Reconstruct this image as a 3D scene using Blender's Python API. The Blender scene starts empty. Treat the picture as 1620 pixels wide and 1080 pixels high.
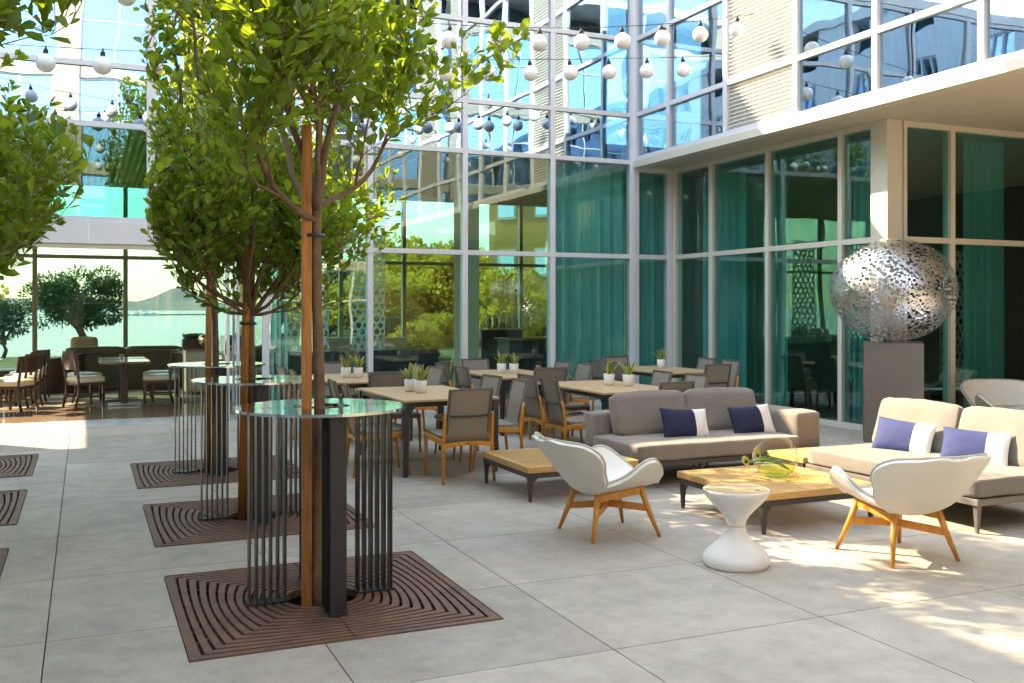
import bpy, bmesh, math, random
import numpy as np
from mathutils import Vector, Matrix, noise
R = math.radians
rnd = random.Random(7)
S = bpy.context.scene
COL = S.collection

# ------------------------------------------------------------ camera, sky, sun, exposure
cam = bpy.data.objects.new('camera', bpy.data.cameras.new('camera')); COL.objects.link(cam)
cam.location = (0, 0, 1.6); cam.rotation_euler = (R(90), 0, R(-23.6))
cam.data.lens = 34.42; cam.data.sensor_width = 36; cam.data.shift_y = -0.0309
cam.data.clip_start = .05; cam.data.clip_end = 20000
S.camera = cam
SUN_AZ, SUN_EL = 42.0, 38.0          # azimuth west of +Y, elevation
w = bpy.data.worlds.new('World'); S.world = w; w.use_nodes = True
nt = w.node_tree; nt.nodes.clear()
sky = nt.nodes.new('ShaderNodeTexSky'); sky.sky_type = 'NISHITA'; sky.sun_disc = False
sky.sun_elevation = R(SUN_EL); sky.sun_rotation = R(-SUN_AZ); sky.air_density = 1.0; sky.dust_density = .35
bg = nt.nodes.new('ShaderNodeBackground'); bg.inputs[1].default_value = .15
wo = nt.nodes.new('ShaderNodeOutputWorld')
nt.links.new(sky.outputs[0], bg.inputs[0]); nt.links.new(bg.outputs[0], wo.inputs[0])
sun = bpy.data.objects.new('sun', bpy.data.lights.new('sun', 'SUN')); COL.objects.link(sun)
sun.data.energy = 2.0; sun.data.angle = R(.5); sun.data.color = (1, .95, .86)
sd = Vector((-math.sin(R(SUN_AZ))*math.cos(R(SUN_EL)), math.cos(R(SUN_AZ))*math.cos(R(SUN_EL)), math.sin(R(SUN_EL))))
sun.rotation_euler = sd.to_track_quat('Z', 'Y').to_euler(); sun.location = (-20, 30, 30)
S.view_settings.view_transform = 'Standard'; S.view_settings.look = 'None'
S.view_settings.exposure = 3.22; S.view_settings.gamma = 1; S.view_settings.use_curve_mapping = False
S.view_settings.use_white_balance = True; S.view_settings.white_balance_temperature = 9600; S.view_settings.white_balance_tint = 11
S.render.engine = 'CYCLES'
cy = S.cycles
cy.max_bounces = 10; cy.diffuse_bounces = 4; cy.glossy_bounces = 6; cy.transmission_bounces = 8; cy.transparent_max_bounces = 32
cy.caustics_reflective = False; cy.caustics_refractive = False; cy.sample_clamp_indirect = 6

# ------------------------------------------------------------ materials
def mat(name, col, rough=.6, metal=0, noise_amt=0, nscale=8, col2=None, bump=0, bscale=60, stretch=None, spec=None, coat=0, trans=0, detail=6, sheen=0):
    m = bpy.data.materials.new(name); m.use_nodes = True
    t = m.node_tree; b = t.nodes['Principled BSDF']
    b.inputs['Roughness'].default_value = rough; b.inputs['Metallic'].default_value = metal
    if spec is not None: b.inputs['Specular IOR Level'].default_value = spec
    if coat: b.inputs['Coat Weight'].default_value = coat; b.inputs['Coat Roughness'].default_value = .1
    if sheen: b.inputs['Sheen Weight'].default_value = sheen
    if trans: b.inputs['Transmission Weight'].default_value = trans
    b.inputs['Base Color'].default_value = (*col, 1)
    tc = t.nodes.new('ShaderNodeTexCoord'); mp = t.nodes.new('ShaderNodeMapping')
    t.links.new(tc.outputs['Object'], mp.inputs[0])
    if stretch: mp.inputs['Scale'].default_value = stretch
    if noise_amt or col2:
        n = t.nodes.new('ShaderNodeTexNoise'); n.inputs['Scale'].default_value = nscale; n.inputs['Detail'].default_value = detail
        n.inputs['Roughness'].default_value = .62
        t.links.new(mp.outputs[0], n.inputs[0])
        r = t.nodes.new('ShaderNodeValToRGB')
        c2 = col2 or tuple(max(0, c*(1-noise_amt)) for c in col)
        r.color_ramp.elements[0].position = .32; r.color_ramp.elements[0].color = (*c2, 1)
        r.color_ramp.elements[1].position = .68; r.color_ramp.elements[1].color = (*col, 1)
        t.links.new(n.outputs[0], r.inputs[0]); t.links.new(r.outputs[0], b.inputs['Base Color'])
    if bump:
        n2 = t.nodes.new('ShaderNodeTexNoise'); n2.inputs['Scale'].default_value = bscale; n2.inputs['Detail'].default_value = 4
        t.links.new(mp.outputs[0], n2.inputs[0])
        bp = t.nodes.new('ShaderNodeBump'); bp.inputs['Strength'].default_value = bump; bp.inputs['Distance'].default_value = .01
        t.links.new(n2.outputs[0], bp.inputs['Height']); t.links.new(bp.outputs[0], b.inputs['Normal'])
    return m

def glass(name, tint, f0, edge=1.0, wav=.25, wscale=1.3, rough=0.0, gcol=(1, 1, 1), fac_pow=4.0):
    m = bpy.data.materials.new(name); m.use_nodes = True; t = m.node_tree; t.nodes.clear()
    o = t.nodes.new('ShaderNodeOutputMaterial'); mx = t.nodes.new('ShaderNodeMixShader')
    tr = t.nodes.new('ShaderNodeBsdfTransparent'); tr.inputs[0].default_value = (*tint, 1)
    gl = t.nodes.new('ShaderNodeBsdfGlossy'); gl.inputs['Roughness'].default_value = rough; gl.inputs[0].default_value = (*gcol, 1)
    lw = t.nodes.new('ShaderNodeLayerWeight'); lw.inputs[0].default_value = .5
    pw = t.nodes.new('ShaderNodeMath'); pw.operation = 'POWER'; pw.inputs[1].default_value = fac_pow
    ml = t.nodes.new('ShaderNodeMath'); ml.operation = 'MULTIPLY_ADD'; ml.inputs[1].default_value = (edge-f0); ml.inputs[2].default_value = f0
    t.links.new(lw.outputs['Facing'], pw.inputs[0]); t.links.new(pw.outputs[0], ml.inputs[0]); t.links.new(ml.outputs[0], mx.inputs[0])
    t.links.new(tr.outputs[0], mx.inputs[1]); t.links.new(gl.outputs[0], mx.inputs[2]); t.links.new(mx.outputs[0], o.inputs[0])
    if wav:
        g = t.nodes.new('ShaderNodeNewGeometry'); n = t.nodes.new('ShaderNodeTexNoise')
        n.inputs['Scale'].default_value = wscale; n.inputs['Detail'].default_value = 1.0
        t.links.new(g.outputs['Position'], n.inputs[0])
        bp = t.nodes.new('ShaderNodeBump'); bp.inputs['Strength'].default_value = wav; bp.inputs['Distance'].default_value = .02
        t.links.new(n.outputs[0], bp.inputs['Height']); t.links.new(bp.outputs[0], gl.inputs['Normal'])
    return m

def leaf_mat(name, c1, c2, tcol, tw=.45, rough=.38):
    m = bpy.data.materials.new(name); m.use_nodes = True; t = m.node_tree; b = t.nodes['Principled BSDF']
    g = t.nodes.new('ShaderNodeNewGeometry'); oi = t.nodes.new('ShaderNodeObjectInfo')
    ad = t.nodes.new('ShaderNodeMath'); ad.operation = 'ADD'; fr = t.nodes.new('ShaderNodeMath'); fr.operation = 'FRACT'
    t.links.new(g.outputs['Random Per Island'], ad.inputs[0]); t.links.new(oi.outputs['Random'], ad.inputs[1]); t.links.new(ad.outputs[0], fr.inputs[0])
    r = t.nodes.new('ShaderNodeValToRGB'); r.color_ramp.elements[0].color = (*c1, 1); r.color_ramp.elements[1].color = (*c2, 1)
    t.links.new(fr.outputs[0], r.inputs[0]); t.links.new(r.outputs[0], b.inputs['Base Color'])
    b.inputs['Roughness'].default_value = rough
    tl = t.nodes.new('ShaderNodeBsdfTranslucent'); tl.inputs[0].default_value = (*tcol, 1)
    mx = t.nodes.new('ShaderNodeMixShader'); mx.inputs[0].default_value = tw
    o = [n for n in t.nodes if n.type == 'OUTPUT_MATERIAL'][0]
    t.links.new(b.outputs[0], mx.inputs[1]); t.links.new(tl.outputs[0], mx.inputs[2]); t.links.new(mx.outputs[0], o.inputs[0])
    return m

def concrete_mat(name, a, b2, c):
    m = bpy.data.materials.new(name); m.use_nodes = True; t = m.node_tree; b = t.nodes['Principled BSDF']
    tc = t.nodes.new('ShaderNodeTexCoord'); oi = t.nodes.new('ShaderNodeObjectInfo')
    g = t.nodes.new('ShaderNodeNewGeometry')
    n = t.nodes.new('ShaderNodeTexNoise'); n.inputs['Scale'].default_value = 1.1; n.inputs['Detail'].default_value = 8; n.inputs['Roughness'].default_value = .65; n.inputs['Distortion'].default_value = .6
    n2 = t.nodes.new('ShaderNodeTexNoise'); n2.inputs['Scale'].default_value = 5; n2.inputs['Detail'].default_value = 8; n2.inputs['Roughness'].default_value = .7
    t.links.new(g.outputs['Position'], n.inputs[0]); t.links.new(g.outputs['Position'], n2.inputs[0])
    r = t.nodes.new('ShaderNodeValToRGB'); e = r.color_ramp.elements
    e[0].position = .36; e[0].color = (*a, 1); e[1].position = .66; e[1].color = (*b2, 1)
    t.links.new(n.outputs[0], r.inputs[0])
    r2 = t.nodes.new('ShaderNodeValToRGB'); r2.color_ramp.elements[0].position = .35; r2.color_ramp.elements[1].position = .62
    r2.color_ramp.elements[0].color = (.83, .82, .80, 1); r2.color_ramp.elements[1].color = (1.06, 1.05, 1.03, 1)
    t.links.new(n2.outputs[0], r2.inputs[0])
    mx = t.nodes.new('ShaderNodeMixRGB'); mx.blend_type = 'MULTIPLY'; mx.inputs[0].default_value = 1
    t.links.new(r.outputs[0], mx.inputs[1]); t.links.new(r2.outputs[0], mx.inputs[2])
    # rusty blotches
    n3 = t.nodes.new('ShaderNodeTexNoise'); n3.inputs['Scale'].default_value = .55; n3.inputs['Detail'].default_value = 5
    t.links.new(g.outputs['Position'], n3.inputs[0])
    r3 = t.nodes.new('ShaderNodeValToRGB'); r3.color_ramp.elements[0].position = .56; r3.color_ramp.elements[1].position = .72
    r3.color_ramp.elements[0].color = (0, 0, 0, 1); r3.color_ramp.elements[1].color = (.6, .6, .6, 1)
    t.links.new(n3.outputs[0], r3.inputs[0])
    mx2 = t.nodes.new('ShaderNodeMixRGB'); mx2.inputs[2].default_value = (*c, 1)
    t.links.new(r3.outputs[0], mx2.inputs[0]); t.links.new(mx.outputs[0], mx2.inputs[1])
    mv = t.nodes.new('ShaderNodeMath'); mv.operation = 'MULTIPLY_ADD'; mv.inputs[1].default_value = .26; mv.inputs[2].default_value = .87
    t.links.new(oi.outputs['Random'], mv.inputs[0])
    mx3 = t.nodes.new('ShaderNodeVectorMath'); mx3.operation = 'SCALE'
    t.links.new(mx2.outputs[0], mx3.inputs[0]); t.links.new(mv.outputs[0], mx3.inputs['Scale'])
    t.links.new(mx3.outputs[0], b.inputs['Base Color'])
    b.inputs['Roughness'].default_value = .62
    bp = t.nodes.new('ShaderNodeBump'); bp.inputs['Strength'].default_value = .15; bp.inputs['Distance'].default_value = .004
    t.links.new(n2.outputs[0], bp.inputs['Height']); t.links.new(bp.outputs[0], b.inputs['Normal'])
    return m

M = {}
M['concrete'] = concrete_mat('concrete', (.36, .325, .275), (.46, .42, .36), (.41, .335, .265))
M['pit'] = mat('dark soil', (.02, .017, .014), .95)
M['white'] = mat('white aluminium', (.74, .75, .78), .35, noise_amt=.05)
M['cream'] = mat('cream aluminium', (.70, .66, .56), .4, noise_amt=.05)
M['panel'] = mat('white metal panel', (.80, .79, .80), .4)
M['soffit'] = mat('cream soffit render', (.62, .57, .47), .8, noise_amt=.06, nscale=2)
M['louvre'] = mat('cream louvre metal', (.70, .68, .62), .5)
M['stone'] = mat('tan stone cladding', (.62, .50, .38), .8, noise_amt=.12, nscale=2.5)
M['joint'] = mat('dark joint', (.06, .055, .05), .9)
M['glass_up'] = glass('upper mirror glass', (.35, .62, .72), .50, .95, .22, 1.1, gcol=(.72, .88, 1.0))
M['glass_gr'] = glass('teal ground floor glass', (.76, .95, .92), .07, .9, .12, 1.0)
M['glass_dk'] = glass('dark teal glass', (.55, .87, .85), .10, .9, .2, 1.0, gcol=(.85, 1, .93))
M['glass_tq'] = glass('turquoise glass', (.38, .88, .84), .07, .9, .12, 1.0)
M['glass_rear'] = glass('pale window glass', (.39, .50, .47), .03, .5, 0)
M['glass_blue'] = glass('blue window glass', (.10, .25, .5), .75, .95, .1, .8, gcol=(.38, .68, 1.0))
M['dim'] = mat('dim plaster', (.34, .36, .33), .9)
M['back_dark'] = mat('dark room', (.05, .055, .06), .9)
M['curtain'] = mat('teal sheer curtain', (.14, .50, .48), .9, noise_amt=.15, nscale=3, stretch=(1, 1, .1))
M['ceil'] = mat('brown ceiling', (.20, .15, .10), .7)
M['teak'] = mat('golden teak', (.70, .30, .05), .42, col2=(.50, .19, .028), nscale=6, stretch=(12, 12, 1.2), coat=.15)
M['teak_h'] = mat('golden teak slats', (.64, .385, .15), .5, col2=(.48, .26, .085), nscale=5, stretch=(14, 1.5, 14), coat=.1)
M['teak_top'] = mat('pale teak boards', (.62, .42, .24), .5, col2=(.50, .31, .16), nscale=5, stretch=(14, 1.2, 14))
M['stake'] = mat('lodgepole stake', (.56, .23, .05), .6, bump=.3, bscale=14, col2=(.26, .085, .02), nscale=5, stretch=(9, 9, .7))
M['bark'] = mat('grey brown bark', (.20, .135, .08), .85, col2=(.12, .075, .045), nscale=14, bump=.9, bscale=32)
M['twig'] = mat('brown twig bark', (.16, .09, .045), .8)
M['black'] = mat('black powder coat', (.022, .024, .026), .35)
M['bronze'] = mat('dark bronze metal', (.035, .032, .03), .42, .45, noise_amt=.3, nscale=30)
M['ringtop'] = mat('polished steel top', (.36, .41, .40), .07, 1.0, noise_amt=.18, nscale=3)
M['iron'] = mat('rusted cast iron', (.20, .092, .055), .6, .1, col2=(.10, .055, .042), nscale=5, bump=.25, bscale=80)
M['sling'] = mat('taupe sling mesh', (.30, .262, .22), .75, noise_amt=.25, nscale=120, bump=.3, bscale=400, stretch=(1, 1, .35))
M['hem'] = mat('dark taupe hem', (.13, .11, .09), .8)
M['fabric'] = mat('taupe outdoor fabric', (.235, .20, .168), .85, noise_amt=.14, nscale=3, bump=.35, bscale=9, sheen=.25)
M['fabric2'] = mat('sand outdoor fabric', (.185, .165, .142), .85, noise_amt=.12, nscale=3, bump=.35, bscale=9, sheen=.25)
M['navy'] = mat('navy fabric', (.004, .008, .040), .8, bump=.25, bscale=14)
M['blue'] = mat('blue violet fabric', (.020, .036, .13), .8, bump=.25, bscale=14)
M['white_f'] = mat('white fabric', (.78, .77, .76), .85, bump=.25, bscale=14)
M['platform'] = mat('dark brown platform', (.045, .038, .034), .5)
M['shell'] = mat('off white leather', (.80, .78, .71), .42, noise_amt=.05, nscale=4)
M['piping'] = mat('grey leather piping', (.52, .50, .44), .5)
M['resin'] = mat('white glazed ceramic', (.80, .79, .75), .48)
M['pot'] = mat('matt white pot', (.82, .82, .80), .5)
M['plant'] = leaf_mat('snake plant leaf', (.03, .10, .02), (.16, .26, .05), (.25, .4, .05), .2)
M['plant_edge'] = mat('yellow leaf edge', (.55, .52, .10), .5)
M['soil'] = mat('potting soil', (.05, .035, .025), .95)
M['bowl'] = None
M['lily'] = mat('pale yellow lily', (.74, .80, .34), .5)
M['lily_in'] = mat('maroon lily throat', (.10, .01, .012), .5)
M['stem'] = mat('green stem', (.10, .24, .03), .4)
M['steel'] = mat('silver perforated steel', (.60, .60, .60), .36, 1.0, noise_amt=.25, nscale=5)
M['pedestal'] = mat('bronze pedestal metal', (.19, .17, .15), .42, .65, noise_amt=.12, nscale=2)
M['globe'] = mat('frosted globe', (.88, .88, .90), .18, coat=.6)
M['wire'] = mat('black cable', (.015, .015, .017), .6)
M['dwood'] = mat('dark walnut', (.075, .028, .014), .35, noise_amt=.3, nscale=7, stretch=(8, 8, 1), coat=.3)
M['seatc'] = mat('cream seat vinyl', (.70, .60, .44), .35, coat=.3)
M['ttop'] = mat('glossy walnut top', (.28, .14, .07), .08, coat=1.0)
M['banq'] = mat('olive brown leather', (.10, .072, .028), .4, noise_amt=.15, nscale=4)
M['chrome'] = mat('chrome', (.7, .72, .74), .12, 1.0)
M['bronzebowl'] = mat('mirror bronze', (.5, .36, .22), .08, 1.0)
M['travertine'] = mat('pale polished stone', (.60, .60, .60), .22, noise_amt=.07, nscale=2)
M['woodtile'] = mat('wood look tile', (.34, .23, .16), .12, col2=(.24, .15, .10), nscale=3, stretch=(1, 7, 1))
M['screen'] = mat('white perforated screen', (.72, .76, .72), .6)
M['navy_sofa'] = mat('dark indoor upholstery', (.02, .03, .04), .5)
M['beige'] = mat('beige plaster', (.50, .43, .32), .8)
M['bottle'] = mat('bottle glass', (.05, .16, .12), .1, coat=.5)
M['bottle2'] = mat('amber bottle glass', (.35, .15, .03), .1, coat=.5)
M['grass'] = mat('lawn', (.13, .17, .04), .9, noise_amt=.4, nscale=1)
M['earth'] = mat('garden ground', (.20, .19, .08), .95, noise_amt=.4, nscale=.4)
M['hill'] = mat('hillside', (.12, .15, .12), .95, noise_amt=.4, nscale=.004, col2=(.30, .26, .18))
M['mount'] = mat('dry mountain', (.15, .13, .11), .95, noise_amt=.3, nscale=.003)
M['yellowb'] = mat('yellow stucco', (.60, .33, .11), .8, noise_amt=.05)
M['roof'] = mat('red tile roof', (.35, .13, .07), .8)
M['houses'] = mat('far houses', (.7, .66, .6), .8)
M['leaf'] = leaf_mat('glossy green leaf', (.05, .155, .02), (.22, .35, .045), (.44, .58, .045), .44, .27)
M['leaf_y'] = leaf_mat('yellowed leaf', (.62, .28, .02), (.75, .40, .03), (.8, .45, .03), .5)
M['leaf_f'] = leaf_mat('garden foliage', (.34, .24, .03), (.78, .54, .08), (.95, .68, .1), .45, .6)
M['leaf_d'] = leaf_mat('dark garden foliage', (.02, .07, .03), (.05, .13, .05), (.08, .2, .05), .25, .6)
M['flower'] = mat('red blossom', (.5, .05, .04), .6)

def water_mat():
    m = bpy.data.materials.new('bay water'); m.use_nodes = True; t = m.node_tree; b = t.nodes['Principled BSDF']
    b.inputs['Base Color'].default_value = (.10, .20, .20, 1); b.inputs['Roughness'].default_value = .22
    n = t.nodes.new('ShaderNodeTexNoise'); n.inputs['Scale'].default_value = .35; n.inputs['Detail'].default_value = 6
    g = t.nodes.new('ShaderNodeNewGeometry'); mp = t.nodes.new('ShaderNodeMapping'); mp.inputs['Scale'].default_value = (.3, 1, 1)
    t.links.new(g.outputs['Position'], mp.inputs[0]); t.links.new(mp.outputs[0], n.inputs[0])
    bp = t.nodes.new('ShaderNodeBump'); bp.inputs['Strength'].default_value = .5; bp.inputs['Distance'].default_value = .15
    t.links.new(n.outputs[0], bp.inputs['Height']); t.links.new(bp.outputs[0], b.inputs['Normal'])
    return m
M['water'] = water_mat()

def bowlglass():
    m = bpy.data.materials.new('clear bowl glass'); m.use_nodes = True; t = m.node_tree; b = t.nodes['Principled BSDF']
    b.inputs['Transmission Weight'].default_value = 1; b.inputs['Roughness'].default_value = 0; b.inputs['IOR'].default_value = 1.45
    return m
M['bowl'] = glass('clear bowl glass', (.93, .96, .95), .06, .9, 0, fac_pow=3)
M['gwater'] = glass('green water', (.80, .88, .42), .05, .6, 0)

def carpet_mat():
    m = bpy.data.materials.new('patterned carpet'); m.use_nodes = True; t = m.node_tree; b = t.nodes['Principled BSDF']
    g = t.nodes.new('ShaderNodeNewGeometry'); br = t.nodes.new('ShaderNodeTexBrick')
    n = t.nodes.new('ShaderNodeTexNoise'); n.inputs['Scale'].default_value = 2.5
    t.links.new(g.outputs['Position'], n.inputs[0])
    mx = t.nodes.new('ShaderNodeMixRGB'); mx.inputs[0].default_value = .12
    t.links.new(g.outputs['Position'], mx.inputs[1]); t.links.new(n.outputs[1], mx.inputs[2]); t.links.new(mx.outputs[0], br.inputs[0])
    br.inputs['Scale'].default_value = 1; br.inputs['Brick Width'].default_value = .6; br.inputs['Row Height'].default_value = .22; br.inputs['Mortar Size'].default_value = .02
    br.inputs['Color1'].default_value = (.10, .075, .05, 1); br.inputs['Color2'].default_value = (.24, .19, .13, 1); br.inputs['Mortar'].default_value = (.3, .25, .18, 1)
    t.links.new(br.outputs[0], b.inputs['Base Color']); b.inputs['Roughness'].default_value = .95
    return m
M['carpet'] = carpet_mat()

# ------------------------------------------------------------ mesh helpers
class MB:
    def __init__(s): s.v = []; s.f = []
    def add(s, vs, fs):
        o = len(s.v); s.v.extend(vs); s.f.extend([tuple(i+o for i in f) for f in fs]); return s
    def box(s, x0, x1, y0, y1, z0, z1, rot=None, org=(0, 0, 0)):
        vs = [(x, y, z) for z in (z0, z1) for y in (y0, y1) for x in (x0, x1)]
        if rot is not None: vs = [tuple(rot @ Vector(p) + Vector(org)) for p in vs]
        return s.add(vs, [(0, 2, 3, 1), (4, 5, 7, 6), (0, 1, 5, 4), (2, 6, 7, 3), (0, 4, 6, 2), (1, 3, 7, 5)])
    def tube(s, pts, rad, n=8, cap=True):
        pts = [Vector(p) for p in pts]
        if not hasattr(rad, '__len__'): rad = [rad]*len(pts)
        vs = []; fs = []; prev = None
        for i, p in enumerate(pts):
            d = (pts[min(i+1, len(pts)-1)]-pts[max(i-1, 0)]).normalized()
            if prev is None: u = d.orthogonal().normalized()
            else:
                u = prev-d*prev.dot(d); u = u.normalized() if u.length > 1e-6 else d.orthogonal().normalized()
            prev = u; v = d.cross(u)
            for k in range(n):
                a = 2*math.pi*k/n; vs.append(tuple(p+(u*math.cos(a)+v*math.sin(a))*rad[i]))
        for i in range(len(pts)-1):
            for k in range(n):
                fs.append((i*n+k, i*n+(k+1) % n, (i+1)*n+(k+1) % n, (i+1)*n+k))
        if cap: fs.append(tuple(range(n-1, -1, -1))); fs.append(tuple((len(pts)-1)*n+k for k in range(n)))
        return s.add(vs, fs)
    def beam(s, a, b, wx, wy=None, up=(0, 0, 1), w2=None):
        """rectangular bar from a to b; w2 = (wx,wy) at b for a taper"""
        wy = wy or wx; w2 = w2 or (wx, wy)
        a = Vector(a); b = Vector(b); d = (b-a).normalized(); up = Vector(up)
        if abs(d.dot(up)) > .95: up = Vector((0, 1, 0))
        x = up.cross(d).normalized(); y = d.cross(x)
        vs = []
        for p, (p1, p2) in ((a, (wx, wy)), (b, w2)):
            for sx, sy in ((-1, -1), (1, -1), (1, 1), (-1, 1)): vs.append(tuple(p+x*sx*p1/2+y*sy*p2/2))
        return s.add(vs, [(3, 2, 1, 0), (4, 5, 6, 7), (0, 1, 5, 4), (1, 2, 6, 5), (2, 3, 7, 6), (3, 0, 4, 7)])
    def lathe(s, prof, n=24, c=(0, 0, 0), cap=True):
        vs = []; fs = []
        for r, z in prof:
            for k in range(n):
                a = 2*math.pi*k/n; vs.append((c[0]+r*math.cos(a), c[1]+r*math.sin(a), c[2]+z))
        for i in range(len(prof)-1):
            for k in range(n): fs.append((i*n+k, i*n+(k+1) % n, (i+1)*n+(k+1) % n, (i+1)*n+k))
        if cap: fs.append(tuple(range(n-1, -1, -1))); fs.append(tuple((len(prof)-1)*n+k for k in range(n)))
        return s.add(vs, fs)
    def build(s, name, m, parent=None, bevel=0, smooth=False, seg=2, **tags):
        me = bpy.data.meshes.new(name); me.from_pydata([tuple(v) for v in s.v], [], s.f)
        if bevel:
            bm = bmesh.new(); bm.from_mesh(me)
            bmesh.ops.bevel(bm, geom=[e for e in bm.edges if len(e.link_faces) == 2 and e.calc_face_angle(0) > .6], offset=bevel, segments=seg, affect='EDGES', profile=.6)
            bm.to_mesh(me); bm.free()
        me.materials.append(m)
        if smooth: me.shade_smooth()
        me.update()
        return link(name, me, parent, **tags)

def link(name, me, parent=None, **tags):
    o = bpy.data.objects.new(name, me); COL.objects.link(o)
    if parent is not None: o.parent = parent
    for k, v in tags.items():
        if v is not None: o[k] = v
    return o
def thing(name, label, category, loc=(0, 0, 0), rz=0, group=None):
    o = link(name, None, None, label=label, category=category, group=group)
    o.location = loc; o.rotation_euler = (0, 0, rz); o.empty_display_size = .2
    return o
CH = {}
def kids(o): return [c for c in COL.objects if c.parent == o]
def copy_tree(o, parent=None):
    def rec(a, p):
        c = a.copy(); COL.objects.link(c); c.parent = p
        for ch in CHILD.get(a.name, []): rec(ch, c)
        return c
    global CHILD
    CHILD = {}
    for q in COL.objects:
        if q.parent: CHILD.setdefault(q.parent.name, []).append(q)
    return rec(o, parent)
def place(o, loc, rz=0, label=None, group=None):
    o.location = loc; o.rotation_euler = (0, 0, rz)
    if label: o['label'] = label
    if group: o['group'] = group
    return o
def shared(name, me, parent, loc=(0, 0, 0), rot=(0, 0, 0), **t):
    o = link(name, me, parent, **t); o.location = loc; o.rotation_euler = rot; return o
def box_obj(name, m, parent, b, bevel=0, **t):
    return MB().box(*b).build(name, m, parent, bevel, **t)
def shade_auto(o, ang=35):
    me = o.data; me.shade_smooth()
    bm = bmesh.new(); bm.from_mesh(me)
    for e in bm.edges:
        if len(e.link_faces) == 2 and e.calc_face_angle(0) > R(ang): e.smooth = False
    bm.to_mesh(me); bm.free()

def cushion(name, m, parent, sx, sy, sz, puff=.02, rad=.03, seed=0, loc=(0, 0, 0), rot=(0, 0, 0), wr=.006, cut=10, pinch=0, mats=None, split=None, **t):
    """soft box with rounded edges, swollen faces and wrinkles"""
    bm = bmesh.new(); bmesh.ops.create_cube(bm, size=2)
    bmesh.ops.subdivide_edges(bm, edges=bm.edges[:], cuts=cut, use_grid_fill=True)
    for v in bm.verts:
        p = v.co.copy()
        hx, hy, hz = sx/2, sy/2, sz/2
        q = Vector((p.x*hx, p.y*hy, p.z*hz))
        inner = Vector((max(-hx+rad, min(hx-rad, q.x)), max(-hy+rad, min(hy-rad, q.y)), max(-hz+rad, min(hz-rad, q.z))))
        d = q-inner
        if d.length > 1e-9: q = inner+d.normalized()*rad
        fx, fy, fz = 1-p.x**2, 1-p.y**2, 1-p.z**2
        q.z += (1 if p.z > 0 else -1)*puff*(fx*fy)**.5*abs(p.z)
        q.x += (1 if p.x > 0 else -1)*puff*.5*(fy*fz)**.5*abs(p.x)
        q.y += (1 if p.y > 0 else -1)*puff*.5*(fx*fz)**.5*abs(p.y)
        if pinch:
            e = max(abs(p.x), abs(p.y)); 
            k = 1-pinch*(min(1, max(0, (abs(p.x)**4*.6+abs(p.y)**4*.6)))); q.z *= k
        n = noise.noise_vector(q*7+Vector((seed*3.1, seed, 0)))
        q += n*wr
        v.co = q
    me = bpy.data.meshes.new(name); 
    me.materials.append(m)
    if mats:
        me.materials.append(mats)
        for f in bm.faces:
            if split(f.calc_center_median()): f.material_index = 1
    for f in bm.faces: f.smooth = True
    bm.to_mesh(me); bm.free()
    o = link(name, me, parent, **t); o.location = loc; o.rotation_euler = rot
    return o

# ============================================================ GROUND
GX0, GDX, GY0, GDY = -.17, 1.23, 4.04, 1.19
GRATES = [(1.215, 5.44), (1.215, 7.79), (1.215, 10.15), (-1.24, 8.95), (-1.24, 6.6), (-1.24, 11.3), (-1.24, 4.25)]
GH = .775
base = box_obj('ground', M['pit'], None, (-60, 60, -60, 22.9, -.9, -.12), kind='structure')
patio = link('patio', None, None, kind='structure')
def cut_rects(x0, x1, y0, y1):
    xs = {x0, x1}; ys = {y0, y1}; gr = []
    for gx, gy in GRATES:
        a, b, c, d = gx-GH-.004, gx+GH+.004, gy-GH-.004, gy+GH+.004
        if a < x1 and b > x0 and c < y1 and d > y0:
            gr.append((a, b, c, d))
            for q in (a, b):
                if x0 < q < x1: xs.add(q)
            for q in (c, d):
                if y0 < q < y1: ys.add(q)
    xs = sorted(xs); ys = sorted(ys); cells = {}
    for i in range(len(xs)-1):
        for j in range(len(ys)-1):
            mx, my = (xs[i]+xs[i+1])/2, (ys[j]+ys[j+1])/2
            if not any(a < mx < b and c < my < d for a, b, c, d in gr): cells[(i, j)] = (xs[i], xs[i+1], ys[j], ys[j+1])
    return cells
def slab_mesh(mb, x0, x1, y0, y1):
    cells = cut_rects(x0, x1, y0, y1)
    for (i, j), (a, b, c, d) in cells.items():
        mb.add([(a, c, 0), (b, c, 0), (b, d, 0), (a, d, 0)], [(0, 1, 2, 3)])
        for di, dj, p, q in ((-1, 0, (a, d), (a, c)), (1, 0, (b, c), (b, d)), (0, -1, (a, c), (b, c)), (0, 1, (b, d), (a, d))):
            if (i+di, j+dj) not in cells:
                mb.add([(*p, 0), (*p, -.06), (*q, -.06), (*q, 0)], [(0, 1, 2, 3)])
    return bool(cells)
rest = MB(); g = .0032; nslab = 0
cs, sn = math.cos(R(23.6)), math.sin(R(23.6))
for i in range(-6, 14):
    for j in range(-10, 9):
        x0, x1 = GX0+GDX*i+g, GX0+GDX*(i+1)-g; y0, y1 = GY0+GDY*j+g, min(GY0+GDY*(j+1)-g, 14.60)
        if y1 <= y0: continue
        vis = False
        for X, Y in ((x0, y0), (x1, y0), (x0, y1), (x1, y1)):
            d = X*sn+Y*cs; l = X*cs-Y*sn
            if d > 3.5 and abs(l/d) < .56: vis = True
        if X > 9.5 and y0 > 9.6: vis = False
        if vis:
            mb = MB()
            if slab_mesh(mb, x0, x1, y0, y1): mb.build('slab', M['concrete'], patio); nslab += 1
        else: slab_mesh(rest, x0, x1, y0, y1)
rest.build('slab_field', M['concrete'], patio, kind='stuff')
jb = MB(); jb.box(-7.6, 17, -8, 14.62, -.075, -.012)
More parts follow.
